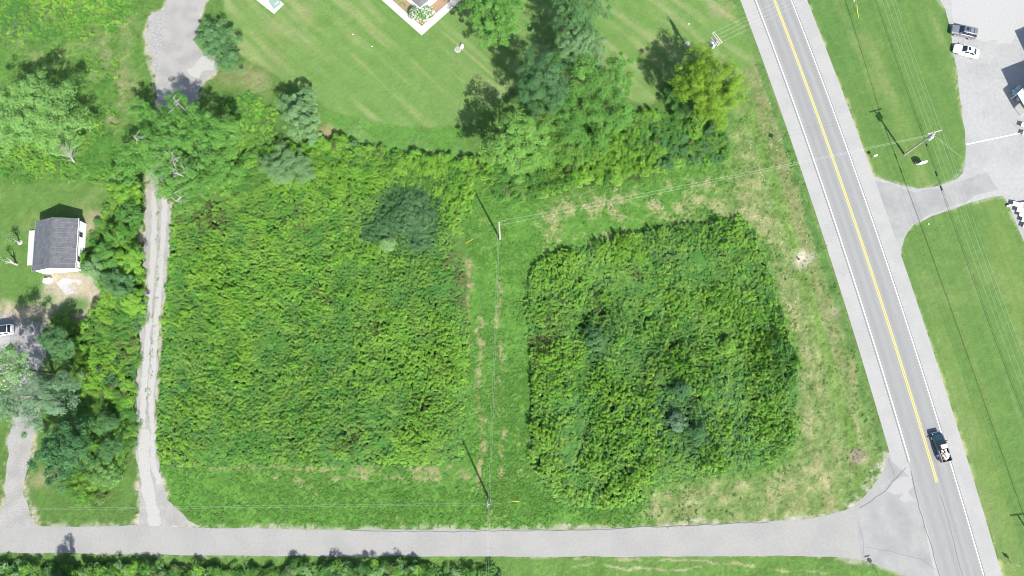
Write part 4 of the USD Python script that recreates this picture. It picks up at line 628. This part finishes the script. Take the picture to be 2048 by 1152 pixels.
# buildings beyond the right edge: tall walls, the low pale green porch roof in front, furniture in their shade
d1 = GP([(2048, 127)])[0] - GP([(2001, 135)])[0]; d1 /= np.hypot(*d1); d2 = GP([(2030, 210)])[0] - GP([(2007, 160)])[0]; d2 /= np.hypot(*d2)
def hall(corner_px, h, w, l, label):
    a = G(*corner_px) - SH * h; b = thing('metal_hall', label, 'building', (*a, 0)); obj('wall', slab(shapely.Polygon([(0, 0), d1 * w, d1 * w + d2 * l, d2 * l]), 0, h - .15), M['siding'], b)
    f0 = [-d1 * .15 - d2 * .15, d1 * (w + .15) - d2 * .15, d1 * (w + .15) + d2 * (l + .15), d2 * (l + .15) - d1 * .15]; v = np.array([[*p, h - .15] for p in f0] + [[*((f0[0] + f0[1]) / 2), h + 1.2], [*((f0[2] + f0[3]) / 2), h + 1.2]])
    obj('roof', trimesh.Trimesh(v, [[0, 4, 1], [1, 4, 5], [1, 5, 2], [2, 5, 3], [3, 5, 4], [3, 4, 0], [0, 1, 2], [0, 2, 3]], process=False), M['roof_green'], b)
    return a
ha = hall((2003, 138), 5.6, 14, 5.5, 'hall at the right edge whose dark shadow covers the lot beside the porch roof'); hall((2030, 61), 5.0, 12, 5, 'hall at the upper right edge whose shadow cuts a dark wedge on the lot')
pz = 2.0; pc = G(2034, 187, pz); po = thing('porch_roof', 'pale green porch roof poking in at the right edge', 'porch', (*pc, 0)); pd = (GP([(2048, 174)], pz)[0] - pc); pd /= np.hypot(*pd); pe = (GP([(2048, 211)], pz)[0] - pc); pe /= np.hypot(*pe)
for i in range(4):
    a, b = pd * (i * .45 + .0), pd * (i * .45 + .43); obj('roof_panel', slab(shapely.Polygon([a, b, b + pe * 4.2, a + pe * 4.2]), pz, pz + .05), M['roof_green'], po)
for q in (pe * .2 + pd * .15, pe * 4 + pd * .15, pe * .2 + pd * 1.6): obj('post', cyl(.05, pz, (*q, 0), 8), M['trim_white'], po)
tb = thing('round_table', 'round brown table among chairs in the building shadow at the right edge', 'table', (*G(2035, 194), 0)); obj('tabletop', cyl(.62, .05, (0, 0, .7), 20), M['bark'], tb); obj('pedestal', cyl(.06, .7, (0, 0, 0), 8), M['galv'], tb); obj('foot', cyl(.3, .04, (0, 0, .0), 12), M['galv'], tb)
def chair(mt, rz, loc, label, name='garden_chair', group=None):
    c = thing(name, label, 'chair', (*loc, 0), rz, group); obj('seat', box(.5, .48, .05, (0, 0, .42)), M[mt], c)
    for sx in (-.21, .21):
        for sy in (-.2, .2): obj('leg', tube([(sx * 1.1, sy * 1.1, 0), (sx, sy, .42)], [.022, .03], 5), M[mt], c)
        obj('armrest', cat_([box(.05, .46, .04, (sx * 1.15, 0, .64)), tube([(sx * 1.15, .2, .42), (sx * 1.15, .2, .63)], .02, 5)]), M[mt], c)
    for x in np.linspace(-.2, .2, 5): obj('back_slat', tube([(x, -.22, .44), (x, -.34, .92)], .03, 5), M[mt], c)
    obj('back_rail', box(.5, .05, .07, (0, -.345, .92)), M[mt], c); return c
plain('chair_blue', (.42, .5, .55), .5)
for a, b, z, lb in ((2024, 184, .4, 'pale chair farthest left by the round table in the shade'), (2031, 180, 2.6, 'pale chair above the round table in the shade'), (2025, 190, 1.2, 'pale chair beside the round table, nearer the lot'), (2033, 201, 3.6, 'pale chair below the round table in the shade')): chair('chair_blue', z, G(a, b), lb, group=None)
# things on the house lawn
chair('trim_white', 2.5, G(924, 97), 'white plastic chair standing on the house lawn beside a round lid', 'lawn_chair')
ld = thing('well_cover', 'round pale concrete cover lying in the lawn beside the white chair', 'lid', (*G(915.5, 99.5), 0)); obj('rim', cyl(.62, .10, (0, 0, 0), 28), M['concrete'], ld); obj('cover', cyl(.5, .04, (0, 0, .1), 28), M['concrete_old'], ld); obj('lifting_ring', cyl(.05, .03, (0, 0, .14), 8), M['galv'], ld)
cv = thing('utility_cover', 'grey utility cover in the lawn above the yellow-green tree', 'cover', (*G(1374, 87), 0)); obj('slab', box(1.1, .7, .08, (0, 0, .04)), M['concrete_old'], cv); obj('hatch', box(.4, .4, .05, (-.25, .05, .1)), M['galv'], cv)
stones = [(706, 69, 'small white stone in the middle of the house lawn'), (744, 93, 'small white stone right of another on the house lawn'), (1378, 48, 'white stone on the lawn beside the pole shadow'), (1708, 2, 'white object at the top edge on the far lawn'), (1857, 448, 'small white marker at the lawn corner below the lot entrance')]
for a, b, lb in stones:
    m = trimesh.creation.icosphere(1, .13); m.vertices *= np.random.default_rng(a).uniform(.7, 1.2, (len(m.vertices), 1)) * [1.1, .8, .5]; m.apply_translation((*G(a, b), .06)); obj('white_stone', m, M['stone_white'], label=lb, cat='stone')

# ------------------------------------------------------------------ poles and wires
def pole(base, h, label, arms=(), cans=(), mt='pole_wood', r=.16, ang=0.0, lean=(0, 0)):
    p = thing('utility_pole', label, 'utility pole', (*base, 0)); top = np.array([lean[0], lean[1], h]); obj('shaft', tube([(0, 0, -.1), top * .5, top], [r * 1.25, r, r * .78], 10), M[mt], p)
    for z, half, off, dbl in arms:
        d = np.array([math.cos(ang), math.sin(ang), 0]); n = np.array([-d[1], d[0], 0])
        for s in ((-.2, .2) if dbl else (.2,)):
            c = n * s + d * off + [*(top[:2] * z / h), z]; obj('crossarm', quad_box([c - d * half - n * .06 - [0, 0, .06], c + d * half - n * .06 - [0, 0, .06], c + d * half + n * .06 - [0, 0, .06], c - d * half + n * .06 - [0, 0, .06]], .13), M['crossarm_wood'], p)
        for q in (-.92, -.3, .45, .92):
            c = d * (half * q + off) + [*(top[:2] * z / h), z] + n * (.2 if not dbl else 0); obj('insulator', cyl(.05, .24, (*c[:2], c[2] + .06), 8, .03), M['insulator'], p)
    for x, y, z in cans:
        cn = obj('transformer', cyl(.27, .95, (x, y, z), 16), M['transformer'], p); obj('lid', cyl(.28, .06, (x, y, z + .95), 16, .2), M['galv'], cn); obj('bushing', cyl(.05, .3, (x + .08, y, z + .98), 8, .03), M['insulator'], cn)
    return np.array(base)
b1, b2, b3, b4 = G(1809, 309), G(1000, 478), G(978, 998), G(1402, 138); b5 = G(2034, 1028) - SH * 10.2; A1 = .27
pole(b1, 9.4, 'utility pole with crossarm and grey transformers in the grass island by the lot', [(9.15, 1.3, .15, False)], [(.33, .28, 7.6), (-.05, -.42, 7.7)], ang=A1)
pole(b2, 10.0, 'pale utility pole standing in the mown strip between the two fields', [], mt='bark_grey'); pole(b3, 10.1, 'utility pole beside the side road at the lower end of the mown strip', [(9.6, .5, 0, False)], mt='pole_wood', ang=math.pi / 2, lean=(.35, .1))
A4 = math.atan2(-1.0, .62); pole(b4, 11.0, 'utility pole with double crossarms rising behind the yellow-green tree', [(10.6, 1.25, 0, True), (9.5, 1.0, 0, True)], [(-.35, .1, 8.2), (-.1, -.42, 8.2)], ang=A4)
pole(b5, 10.2, 'utility pole beyond the lower right edge whose shadow lies on the right lawn', [(9.9, 1.3, 0, False)], ang=.12)
b6 = b1 + np.array([-.165, .986]) * 62; b6[0] = 62.5; pole(b6, 9.6, 'utility pole on the far lawn beyond the top edge of the photo', [(9.3, 1.3, .1, False)], ang=A1)
b7 = G(1800, -105, 9); pole(b7, 10, 'utility pole across the highway beyond the top edge, fed from the yellow-green tree pole', [(9.3, 1.2, 0, True)], ang=A4); b8 = b3 + [-.6, -45]; pole(b8, 10, 'utility pole below the photo on the line of the mown strip', []); b9 = b3 + [-125, -1.5]; pole(b9, 10, 'utility pole beyond the left edge along the side road', [])
def wire(a, b, label, r=.02, sag=.012, mt='wire_bright', group=None, n=14, name='overhead_wire'):
    a, b = np.asarray(a, float), np.asarray(b, float); t = np.linspace(0, 1, n)[:, None]; p = a + (b - a) * t; p[:, 2] -= 4 * sag * np.linalg.norm(b - a) * (t * (1 - t))[:, 0]
    return obj(name, tube(p, r, 4), M[mt], label=label, cat='wire', group=group)
a1 = np.array([math.cos(A1), math.sin(A1)]); a5 = np.array([math.cos(.12), math.sin(.12)])
for q, w in ((-1.05, 'leftmost'), (-.25, 'second from the left'), (.7, 'third from the left'), (1.35, 'rightmost')):
    wire((*(b1 + a1 * q), 9.42), (*(b6 + a1 * q), 9.6), f'overhead wire over the far lawn, {w} of four above the transformer pole', .0105)
    wire((*(b1 + a1 * q), 9.42), (*(b5 + a5 * q), 10.15), f'overhead wire over the right lawn, {w} of four below the transformer pole', .0105)
for o in (-.06, .1):
    lw = 'thicker' if o < 0 else 'thinner'
    wire((b1[0] + o, b1[1], 6.5 + o), (b6[0] + o, b6[1], 6.6 + o), f'{lw} dark cable low on the poles over the far lawn', .035 if o < 0 else .022, .012, 'wire_dark', name='cable'); wire((b1[0] + o, b1[1], 6.5 + o), (b5[0] + o, b5[1], 6.8 + o), f'{lw} dark cable low on the poles over the right lawn', .035 if o < 0 else .022, .012, 'wire_dark', name='cable')
for i, (t0, ln) in enumerate(((.035, .5), (.235, 1.0), (.335, 1.0))):
    d = np.array([*(b5 - b1), .3]); L0 = np.linalg.norm(d); c = np.array([*b1, 6.45]) + d * t0 * .36; c[2] -= 4 * .012 * L0 * t0 * .36 * (1 - t0 * .36); u = d / L0
    obj('splice_case', tube([c - u * ln / 2, c - u * ln * .4, c + u * ln * .4, c + u * ln / 2], [.06, .12, .12, .06], 10), M['black_plastic'], label='black splice case on the dark cable ' + ('right at the transformer pole', 'below the transformer pole, over the grass island', 'farthest below the transformer pole, near the lot entrance')[i], cat='splice case')
for o, w in ((-.32, 'lower'), (.2, 'upper')): wire((b2[0] + .1, b2[1] + o, 9.75 + o), (b1[0] - .3, b1[1], 8.6 + o * 1.2), f'{w} of the two pale wires crossing the highway from the mown strip pole', .0095, .008)
for o, w in ((-.12, 'left'), (.12, 'right')):
    wire((b2[0] + o, b2[1], 9.6), (b3[0] + .35 + o, b3[1], 9.8), f'{w} of the two pale wires running down the mown strip', .007, .008); wire((b3[0] + .35 + o, b3[1], 9.8), (b8[0] + o, b8[1], 9.8), f'{w} of the two pale wires crossing the side road', .007, .008)
for o in (0, .25): wire((b3[0] + .3, b3[1] + o, 9.8), (b9[0], b9[1] + o, 9.7), ('nearer' if o else 'farther') + ' pale wire running left along the side road', .0065, .006)
a4 = np.array([math.cos(A4), math.sin(A4)])
for q, w in ((-1.15, 'topmost'), (-.4, 'second'), (.35, 'third'), (1.15, 'lowest')): wire((*(b4 + a4 * q), 10.75), (*(b7 + a4 * q), 9.5), f'{w} of the four thin wires from the double-crossarm pole over the highway', .0085, .008)
def guy(b, h, anchor, label, guard=True):
    t = thing('guy_wire', label, 'guy wire', (*b, 0)); a = np.array([*(anchor - b), 0.0]); tp = np.array([0, 0, h]); u = (tp - a) / np.linalg.norm(tp - a); obj('strand', tube([a, tp], .012, 4), M['galv'], t); guard and obj('guard', tube([a + u * .15, a + u * 2.6], .04, 6), M['guard_yellow'], t)
guy(b2, 9.3, G(931, 487), 'guy wire with yellow guard left of the pole in the mown strip'); guy(b3, 9.3, G(1040, 1002), 'guy wire with yellow guard right of the pole beside the side road'); guy(b6, 9.0, G(1717, 37), 'guy wire with yellow guard on the far lawn at the top edge')
guy(b1, 8.8, G(1927, 318), 'guy wire running from the transformer pole to the edge of the lot', False)

# ------------------------------------------------------------------ signs, mailbox, roadside things
def sign(base, h, w, hh, ang, mt, label, shape='rect', post='galv', back='sign_back'):
    s = thing('road_sign', label, 'sign', (*base, 0), ang); obj('post', box(.06, .06, h, (0, 0, h / 2)), M[post], s)
    pl = shapely.box(-w / 2, -hh / 2, w / 2, hh / 2) if shape == 'rect' else shapely.Point(0, 0).buffer(w / 2, quad_segs=2 if shape == 'oct' else (1 if shape == 'dia' else 6))
    if shape == 'oct': pl = shapely.affinity.rotate(pl, 22.5)
    m = trimesh.creation.extrude_polygon(pl, .02, engine='earcut'); m.apply_transform(np.array([[1, 0, 0, 0], [0, 0, -1, -.04], [0, 1, 0, h - hh / 2], [0, 0, 0, 1]], float)); obj('panel', m, M[mt], s); m2 = m.copy(); m2.apply_translation((0, .022, 0)); obj('back_plate', m2, M[back], s); return s
ra_ = math.atan2(*(CL[60] - CL[50])[::-1]) + math.pi / 2
sign(G(1552, 288), 2.35, .95, .95, .55, 'sign_back', 'road sign in the verge left of the highway, its round shadow behind it', 'dia')
sign(G(2022, 1127), 1.75, .8, .75, -.3, 'sign_blue', 'small blue and white sign in the right lawn near the lower right corner')
st_ = sign(G(1758, 1153), 3.1, .78, .78, .25, 'sign_back', 'stop sign at the bottom edge whose shadow reaches the junction', 'oct'); obj('street_name_plate', box(.9, .03, .2, (0, 0, 3.35)), M['sign_back'], st_); obj('name_post', box(.05, .05, .4, (0, 0, 3.2)), M['galv'], st_)
mb = thing('mailbox', 'white mailbox on a post at the shoulder edge by the lot entrance', 'mailbox', (*G(1745, 316), 0), .3); obj('post', box(.1, .1, 1.05, (0, 0, .52)), M['crossarm_wood'], mb)
bxp = shapely.union_all([shapely.box(-.14, 0, .14, .16), shapely.Point(0, .16).buffer(.14)]); bm = trimesh.creation.extrude_polygon(bxp, .62, engine='earcut'); bm.apply_transform(np.array([[0, 0, 1, -.31], [1, 0, 0, 0], [0, 1, 0, 1.05], [0, 0, 0, 1]], float)); obj('box', bm, M['trim_white'], mb); obj('flag', box(.16, .02, .1, (.05, .16, 1.25)), M['sign_yellow'], mb)
ws = thing('white_sign', 'round-topped white sign panel on two legs in the grass island', 'sign', (*G(1839, 330), 0), .2)
wp = shapely.union_all([shapely.box(-.8, 0, .8, .75), shapely.affinity.scale(shapely.Point(0, .75).buffer(.8), 1, .75)]); wm = trimesh.creation.extrude_polygon(wp, .14, engine='earcut'); wm.apply_transform(np.array([[1, 0, 0, 0], [0, 0, -1, .07], [0, 1, 0, .45], [0, 0, 0, 1]], float)); obj('panel', wm, M['trim_white'], ws)
for x in (-.6, .6): obj('leg', box(.12, .12, .6, (x, .2, .3)), M['trim_white'], ws); obj('brace', tube([(x, .2, .1), (x, .75, .02)], .05, 5), M['trim_white'], ws)
hy = thing('valve_marker', 'rusty valve with an orange tip in the bare patch of the verge', 'valve', (*G(1597, 519), 0)); obj('body', cyl(.16, .5, (0, 0, 0), 10, .1), M['bark'], hy); obj('cap', cyl(.12, .1, (0, 0, .5), 10, .05), M['bark'], hy); plain('orange', (.6, .18, .04), .6); obj('tip', cyl(.1, .12, (.22, -.1, 0), 8), M['orange'], hy)
# pale slanted panels in a row on forked legs, lot edge
def panel_stand(loc, rz, label, w=.85, l=1.5):
    t = thing('panel_stand', label, 'display stand', (*loc, 0), rz, 'pale panels in a row along the lot edge'); c = [(-l / 2, -w / 2, .62), (l / 2, -w / 2, .95), (l / 2, w / 2, .95), (-l / 2, w / 2, .62)]; obj('panel', quad_box(c, .06), M['trim_white'], t)
    for x, z in ((-l * .4, .62), (l * .4, .9)): obj('leg', cat_([tube([(x, 0, 0), (x, 0, z * .55)], .05, 5), tube([(x, 0, z * .5), (x, -.3, z)], .04, 5), tube([(x, 0, z * .5), (x, .3, z)], .04, 5)]), M['black_plastic'], t)
for i, (a, b, lb) in enumerate([(2029, 412, 'topmost slanted white panel of the row at the right edge, beside the white beam'), (2037, 424, 'second slanted white panel from the top of the row at the right edge'), (2042, 433, 'third slanted white panel from the top of the row at the right edge'), (2047, 444, 'fourth slanted pale panel from the top of the row at the right edge'), (2050, 456, 'fifth slanted white panel from the top of the row, cut by the right edge'), (2046, 254, 'grey slanted panel at the right edge above the white lot seam'), (2049, 271, 'white slanted panel at the right edge touching the white lot seam')]):
    panel_stand(G(a, b), -.42, lb)
bmx = thing('white_beam', 'long white beam lying across the end of the panel row at the right edge', 'beam', (*G(2013, 413), 0), math.atan2(*(G(2080, 401) - G(2013, 413))[::-1])); obj('rail', box(7.0, .2, .16, (3.6, 0, .45)), M['trim_white'], bmx); obj('end_block', box(.5, .3, .25, (.15, 0, .2)), M['trim_white'], bmx); obj('foot', box(.12, .3, .38, (1.6, 0, .19)), M['galv'], bmx)
# bare pruned trees left of the shed, dead tree top in the long grass
def bare_tree(px, label, limbs, mt, r0=.2, stump=False):
    b = G(*px); t = thing('bare_tree', label, 'tree', (*b, 0)); r = np.random.default_rng(px[0]); obj('trunk', tube([(0, 0, -.05), limbs[0][0]], [r0 * 1.2, r0 * .8], 8), M[mt], t)
    for a, c in limbs:
        a, c = np.array(a, float), np.array(c, float); obj('limb', tube(spl([a, (a + c) / 2 + r.normal(0, .08, 3), c], 3), np.linspace(r0 * .6, .05, 7), 6), M[mt], t)
    return t, b
t1, bb = bare_tree((34, 529), 'cut-back bare tree with pale forked trunk, nearest the shed corner', [((-.1, .05, 1.2), (-.7, .2, 2.6)), ((-.1, .05, 1.2), (.1, .5, 2.9)), ((-.1, .05, 1.2), (-.5, -.3, 2.2)), ((-.05, .02, .8), (.45, .25, 2.3))], 'dead_wood')
obj('crown', leaf_mesh(np.random.default_rng(3).normal(0, .28, (90, 3)) + [-.6, .3, 2.7], np.random.default_rng(4).normal(0, .5, (90, 3)) + [0, 0, 1], .22, np.random.default_rng(5)), M['leaf_greygreen'], t1)
t2, bb = bare_tree((40, 485), 'small leafy pruned tree with a pale root collar, left of the shed roof', [((0, 0, .9), (-.2, .2, 2.3)), ((0, 0, .9), (.2, .3, 2.6)), ((0, 0, .9), (-.4, 0, 2.0)), ((0, 0, .9), (.1, -.3, 2.2))], 'bark_grey', .13)
obj('root_collar', cyl(.5, .1, (0, 0, 0), 10, .3), M['dead_wood'], t2); obj('crown', leaf_mesh(np.random.default_rng(6).normal(0, .4, (260, 3)) + [-.1, .1, 2.4], np.random.default_rng(7).normal(0, .5, (260, 3)) + [0, 0, 1], .2, np.random.default_rng(8)), M['leaf_greygreen'], t2)
dt = thing('dead_treetop', 'grey dead treetop lying in the long grass below the large pale tree', 'dead tree', (*G(152, 326), 0)); r = np.random.default_rng(12); tip = np.array([*(G(128, 290) - G(152, 326)), 0])
obj('trunk', tube([(0, 0, .5), tip * .3 + [0, 0, .7], tip * .6 + [0, 0, .8]], [.2, .13, .07], 8), M['dead_wood'], dt)
for q in range(70):
    a = tip * r.uniform(.1, .7) + [0, 0, .65] + r.normal(0, .15, 3); e_ = a + tip * r.uniform(.25, .55) + np.array([-tip[1], tip[0], 0]) * r.normal(0, .22) + [0, 0, r.normal(0, .4)]; obj('branch', tube(spl([a, (a + e_) / 2 + r.normal(0, .15, 3), e_], 3), np.linspace(.035, .014, 7), 4), M['dead_wood'], dt)
noisy('hay', (.4, .365, .25), (.56, .51, .37), 5, .9)
hp_ = thing('hay_heap', 'heap of dry cut grass in the verge near the junction', 'hay heap', (*G(1716, 911), 0)); q = np.random.default_rng(9); n = 500; th = q.uniform(0, 6.28, n); rr = np.sqrt(q.uniform(0, 1, n)) * (1.15 + .3 * np.sin(th * 3 + 1) + .15 * np.sin(th * 7))
obj('hay', leaf_mesh(np.column_stack([rr * np.cos(th), rr * np.sin(th) * .9, .03 + .22 * (1 - (rr / 1.65) ** 2) * q.uniform(.6, 1, n)]), np.array([0, 0, 1]) + q.normal(0, .5, (n, 3)), .34, q, .2), M['hay'], hp_)

# ------------------------------------------------------------------ vehicles (front at +x)
plain('paint_silver', (.26, .27, .29), .3, .5, .6, coat_weight=.6); plain('car_white', (.72, .72, .72), .3, .5, 0, coat_weight=.6); plain('paint_teal', (.012, .035, .045), .28, .5, .2, coat_weight=.8); plain('tyre', (.02, .02, .02), .85); plain('rim', (.55, .55, .56), .35, .5, .7); plain('lamp', (.6, .62, .64), .15); plain('tail_lamp', (.3, .02, .02), .3); plain('bumper_dark', (.05, .05, .05), .6); plain('chrome', (.6, .6, .62), .2, .5, .9)
noisy('paint_peeled', (.4, .24, .15), (.5, .44, .4), 2.2, .7); noisy('bed_liner', (.025, .025, .028), (.05, .05, .05), 6, .8); noisy('plank_pale', (.55, .46, .34), (.68, .6, .48), 5, .8); noisy('plank_red', (.28, .12, .06), (.38, .2, .11), 5, .8)
def loft(sts):
    """Cross-sections (x, half width, floor, shoulder, top, top inset) from rear to front, closed at both ends."""
    v = []
    for x, w, zb, zs, zt, k in sts: v += [(x, -w * .93, zb), (x, -w, zb + .12), (x, -w, zs), (x, -w * (1 - k * .4), zs + (zt - zs) * .75), (x, -w * (1 - k), zt), (x, w * (1 - k), zt), (x, w * (1 - k * .4), zs + (zt - zs) * .75), (x, w, zs), (x, w, zb + .12), (x, w * .93, zb)]
    m = 10; n = len(sts); f = []
    for i in range(n - 1):
        for j in range(m): a, b = i * m + j, i * m + (j + 1) % m; f += [[a, b, b + m], [a, b + m, a + m]]
    for j in range(1, m - 1): f.append([0, j + 1, j]); f.append([(n - 1) * m, (n - 1) * m + j, (n - 1) * m + j + 1])
    t = trimesh.Trimesh(np.array(v), f, process=False); t.fix_normals(); return t
def inset(c, a, b):
    c = np.asarray(c, float); m = c.mean(0); u = lambda s, t: (c[0] * (1 - s) + c[1] * s) * (1 - t) + (c[3] * (1 - s) + c[2] * s) * t
    return [u(a, b), u(1 - a, b), u(1 - a, 1 - b), u(a, 1 - b)]
def cabin(root, xr0, xf0, xr1, xf1, z0, z1, w0, w1, mt, roof_mt, panes=2, name_roof='roof'):
    V = [(xr0, -w0, z0), (xf0, -w0, z0), (xf0, w0, z0), (xr0, w0, z0), (xr1, -w1, z1), (xf1, -w1, z1), (xf1, w1, z1), (xr1, w1, z1)]; V = np.array(V)
    obj('cabin', trimesh.convex.convex_hull(np.vstack([V, [((xr1 + xf1) / 2, -w1 * .9, z1 + .04), ((xr1 + xf1) / 2, w1 * .9, z1 + .04)]])), M[mt], root, smooth=25)
    rf = [V[4] * [1, 1, 1], V[5], V[6], V[7]]; obj(name_roof, quad_box([p + [0, 0, .035] for p in inset(rf, .03, .06)], .03), M[roof_mt], root)
    obj('windscreen', quad_box(inset([V[1], V[2], V[6], V[5]], .06, .06), .015), M['glass_dark'], root); obj('rear_window', quad_box(inset([V[3], V[0], V[4], V[7]], .08, .1), .015), M['glass_dark'], root)
    for s, c in ((-1, [V[0], V[1], V[5], V[4]]), (1, [V[2], V[3], V[7], V[6]])):
        c = np.array(c, float)
        for k_ in range(panes):
            a, b = k_ / panes, (k_ + 1) / panes; q = [c[0] * (1 - a) + c[1] * a, c[0] * (1 - b) + c[1] * b, c[3] * (1 - b) + c[2] * b, c[3] * (1 - a) + c[2] * a]; obj('side_window', quad_box(inset(q, .07, .12), .015), M['glass_dark'], root)
def wheels(root, xs, y, R=.34):
    for x in xs:
        for s in (-1, 1):
            w = tube([(x, s * y - .11, R), (x, s * y - .09, R), (x, s * y + .09, R), (x, s * y + .11, R)], [R * .9, R, R, R * .9], 20); p = obj('wheel', w, M['tyre'], root); obj('rim', tube([(x, s * (y + .1), R), (x, s * (y + .125), R)], R * .62, 14), M['rim'], p)
def lamps(root, xf, xr, y, z, zr):
    for s in (-1, 1): obj('headlight', box(.12, .34, .16, (xf, s * y, z)), M['lamp'], root); obj('taillight', box(.1, .22, .24, (xr, s * y, zr)), M['tail_lamp'], root)
def mirrors(root, x, y, z, mt):
    for s in (-1, 1): obj('mirror', cat_([box(.14, .2, .14, (x, s * (y + .12), z)), box(.06, .1, .05, (x, s * (y + .03), z - .03))]), M[mt], root)
def sedan(loc, rz, label):
    c = thing('parked_car', label, 'car', (*loc, 0), rz); obj('body', loft([(-2.42, .72, .32, .68, .78, .25), (-2.3, .86, .24, .78, .96, .2), (-1.7, .91, .2, .82, 1.0, .16), (-.4, .92, .2, .84, .97, .14), (.9, .92, .2, .82, .96, .16), (1.6, .9, .22, .74, .88, .22), (2.2, .84, .24, .62, .74, .28), (2.42, .64, .3, .52, .6, .3)]), M['car_white'], c, smooth=35)
    cabin(c, -1.75, 1.0, -1.0, .25, .96, 1.43, .8, .6, 'car_white', 'car_white'); obj('sunroof', box(.45, .7, .02, (-.15, 0, 1.525)), M['glass_dark'], c); wheels(c, (-1.42, 1.4), .8); lamps(c, 2.2, -2.34, .6, .62, .75); mirrors(c, .72, .86, .98, 'car_white'); obj('bumper', box(.12, 1.3, .18, (2.4, 0, .36)), M['bumper_dark'], c); return c
def suv(loc, rz, label, mt, roof, L=4.75, rails=True):
    s = L / 4.75; c = thing('parked_car', label, 'car', (*loc, 0), rz); obj('body', loft([(-2.38 * s, .78, .42, .9, 1.02, .15), (-2.25 * s, .9, .34, .95, 1.12, .1), (-.5 * s, .94, .3, .95, 1.1, .1), (.95 * s, .93, .3, .92, 1.08, .14), (1.8 * s, .9, .32, .85, 1.0, .2), (2.25 * s, .84, .34, .72, .88, .25), (2.38 * s, .72, .4, .6, .7, .2)]), M[mt], c, smooth=35)
    cabin(c, -2.25 * s, 1.15 * s, -2.0 * s, .45 * s, 1.08, 1.68, .86, .7, mt, roof, 3); wheels(c, (-1.35 * s, 1.4 * s), .82, .37); lamps(c, 2.18 * s, -2.3 * s, .64, .8, 1.0); mirrors(c, .85 * s, .9, 1.12, mt); obj('bumper', box(.14, 1.5, .2, (2.36 * s, 0, .46)), M['bumper_dark'], c)
    obj('sunroof', box(.6, .8, .02, (-.1, 0, 1.757)), M['glass_dark'], c)
    if rails:
        for y in (-.6, .6): obj('roof_rail', tube([(-1.8 * s, y, 1.76), (.2 * s, y, 1.79)], .03, 5), M['black_plastic'], c)
        for x in (-.6, -1.35): obj('roof_bar', tube([(x, -.6, 1.79), (x, .6, 1.79)], .03, 5), M['black_plastic'], c)
    return c
def head(dpx, at_): a = G(*at_); b = G(at_[0] + dpx[0], at_[1] + dpx[1]); return math.atan2(*(b - a)[::-1])
suv(G(1923.5, 68), head((-24.7, -6.1), (1923, 68)), 'silver estate car with roof rails parked on the lot edge, upper of two', 'paint_silver', 'paint_silver'); sedan(G(1928.5, 105.5), head((-25.5, -7.3), (1928, 106)), 'white saloon car with sunroof parked on the lot edge, lower of two')
suv(G(6, 663), math.pi + .16, 'white car with black roof parked at the left edge of the photo', 'car_white', 'glass_dark', 4.4, False)
tr = G(1876.5, 892); tk = thing('pickup_truck', 'dark teal pickup truck carrying scrap, driving up the highway', 'pickup truck', (*tr, 0), head((-17, -49), (1876, 892)))
obj('body', loft([(-.55, .88, .36, .9, 1.12, .06), (.9, .9, .36, .9, 1.1, .1), (1.6, .88, .38, .86, 1.04, .16), (2.1, .82, .4, .76, .94, .2), (2.3, .7, .46, .66, .78, .2)]), M['paint_teal'], tk, smooth=35); cabin(tk, -.55, 1.0, -.42, .35, 1.08, 1.66, .82, .66, 'paint_teal', 'paint_peeled', 2)
obj('hood', quad_box([(1.05, -.7, 1.115), (2.0, -.6, .985), (2.0, .6, .985), (1.05, .7, 1.115)], .02), M['paint_teal'], tk); obj('bed_floor', box(1.95, 1.5, .08, (-1.55, 0, .72)), M['bed_liner'], tk)
for s in (-1, 1): obj('bed_side', box(2.0, .1, .72, (-1.56, s * .85, .78)), M['paint_teal'], tk); obj('bed_rail', box(2.0, .12, .04, (-1.56, s * .85, 1.165)), M['chrome'], tk); obj('wheel_arch', box(.8, .16, .3, (-1.5, s * .7, .9)), M['bed_liner'], tk)
obj('tailgate', box(.08, 1.6, .62, (-2.55, 0, .8)), M['paint_teal'], tk); obj('headboard', box(.06, 1.6, .5, (-.6, 0, .95)), M['paint_teal'], tk); wheels(tk, (-1.5, 1.5), .8, .37); lamps(tk, 2.14, -2.57, .62, .78, .9); mirrors(tk, .72, .86, 1.2, 'black_plastic'); obj('bumper', box(.14, 1.6, .18, (2.34, 0, .5)), M['chrome'], tk); obj('bumper', box(.14, 1.6, .16, (-2.64, 0, .5)), M['chrome'], tk)
ang = head((-17, -49), (1876, 892)); ca, sa = math.cos(ang), math.sin(ang); lc = tr + np.array([ca, sa]) * -1.5
ld_ = thing('scrap_load', 'pale boards and scrap piled in the bed of the pickup truck', 'scrap', (*lc, .78), ang); r = np.random.default_rng(21)
for i in range(16):
    m = box(r.uniform(.6, 1.5), r.uniform(.12, .3), .05, (0, 0, 0)); m.apply_transform(trimesh.transformations.euler_matrix(r.normal(0, .12), r.normal(0, .15), r.choice([0, 0, .3, 1.2, -.5]) + r.normal(0, .15))); m.apply_translation((r.uniform(-.4, .4), r.uniform(-.35, .5), .1 + i * .025)); obj('board', m, M[['plank_pale', 'car_white', 'plank_pale', 'plank_red', 'bed_liner'][i % 5]], ld_)
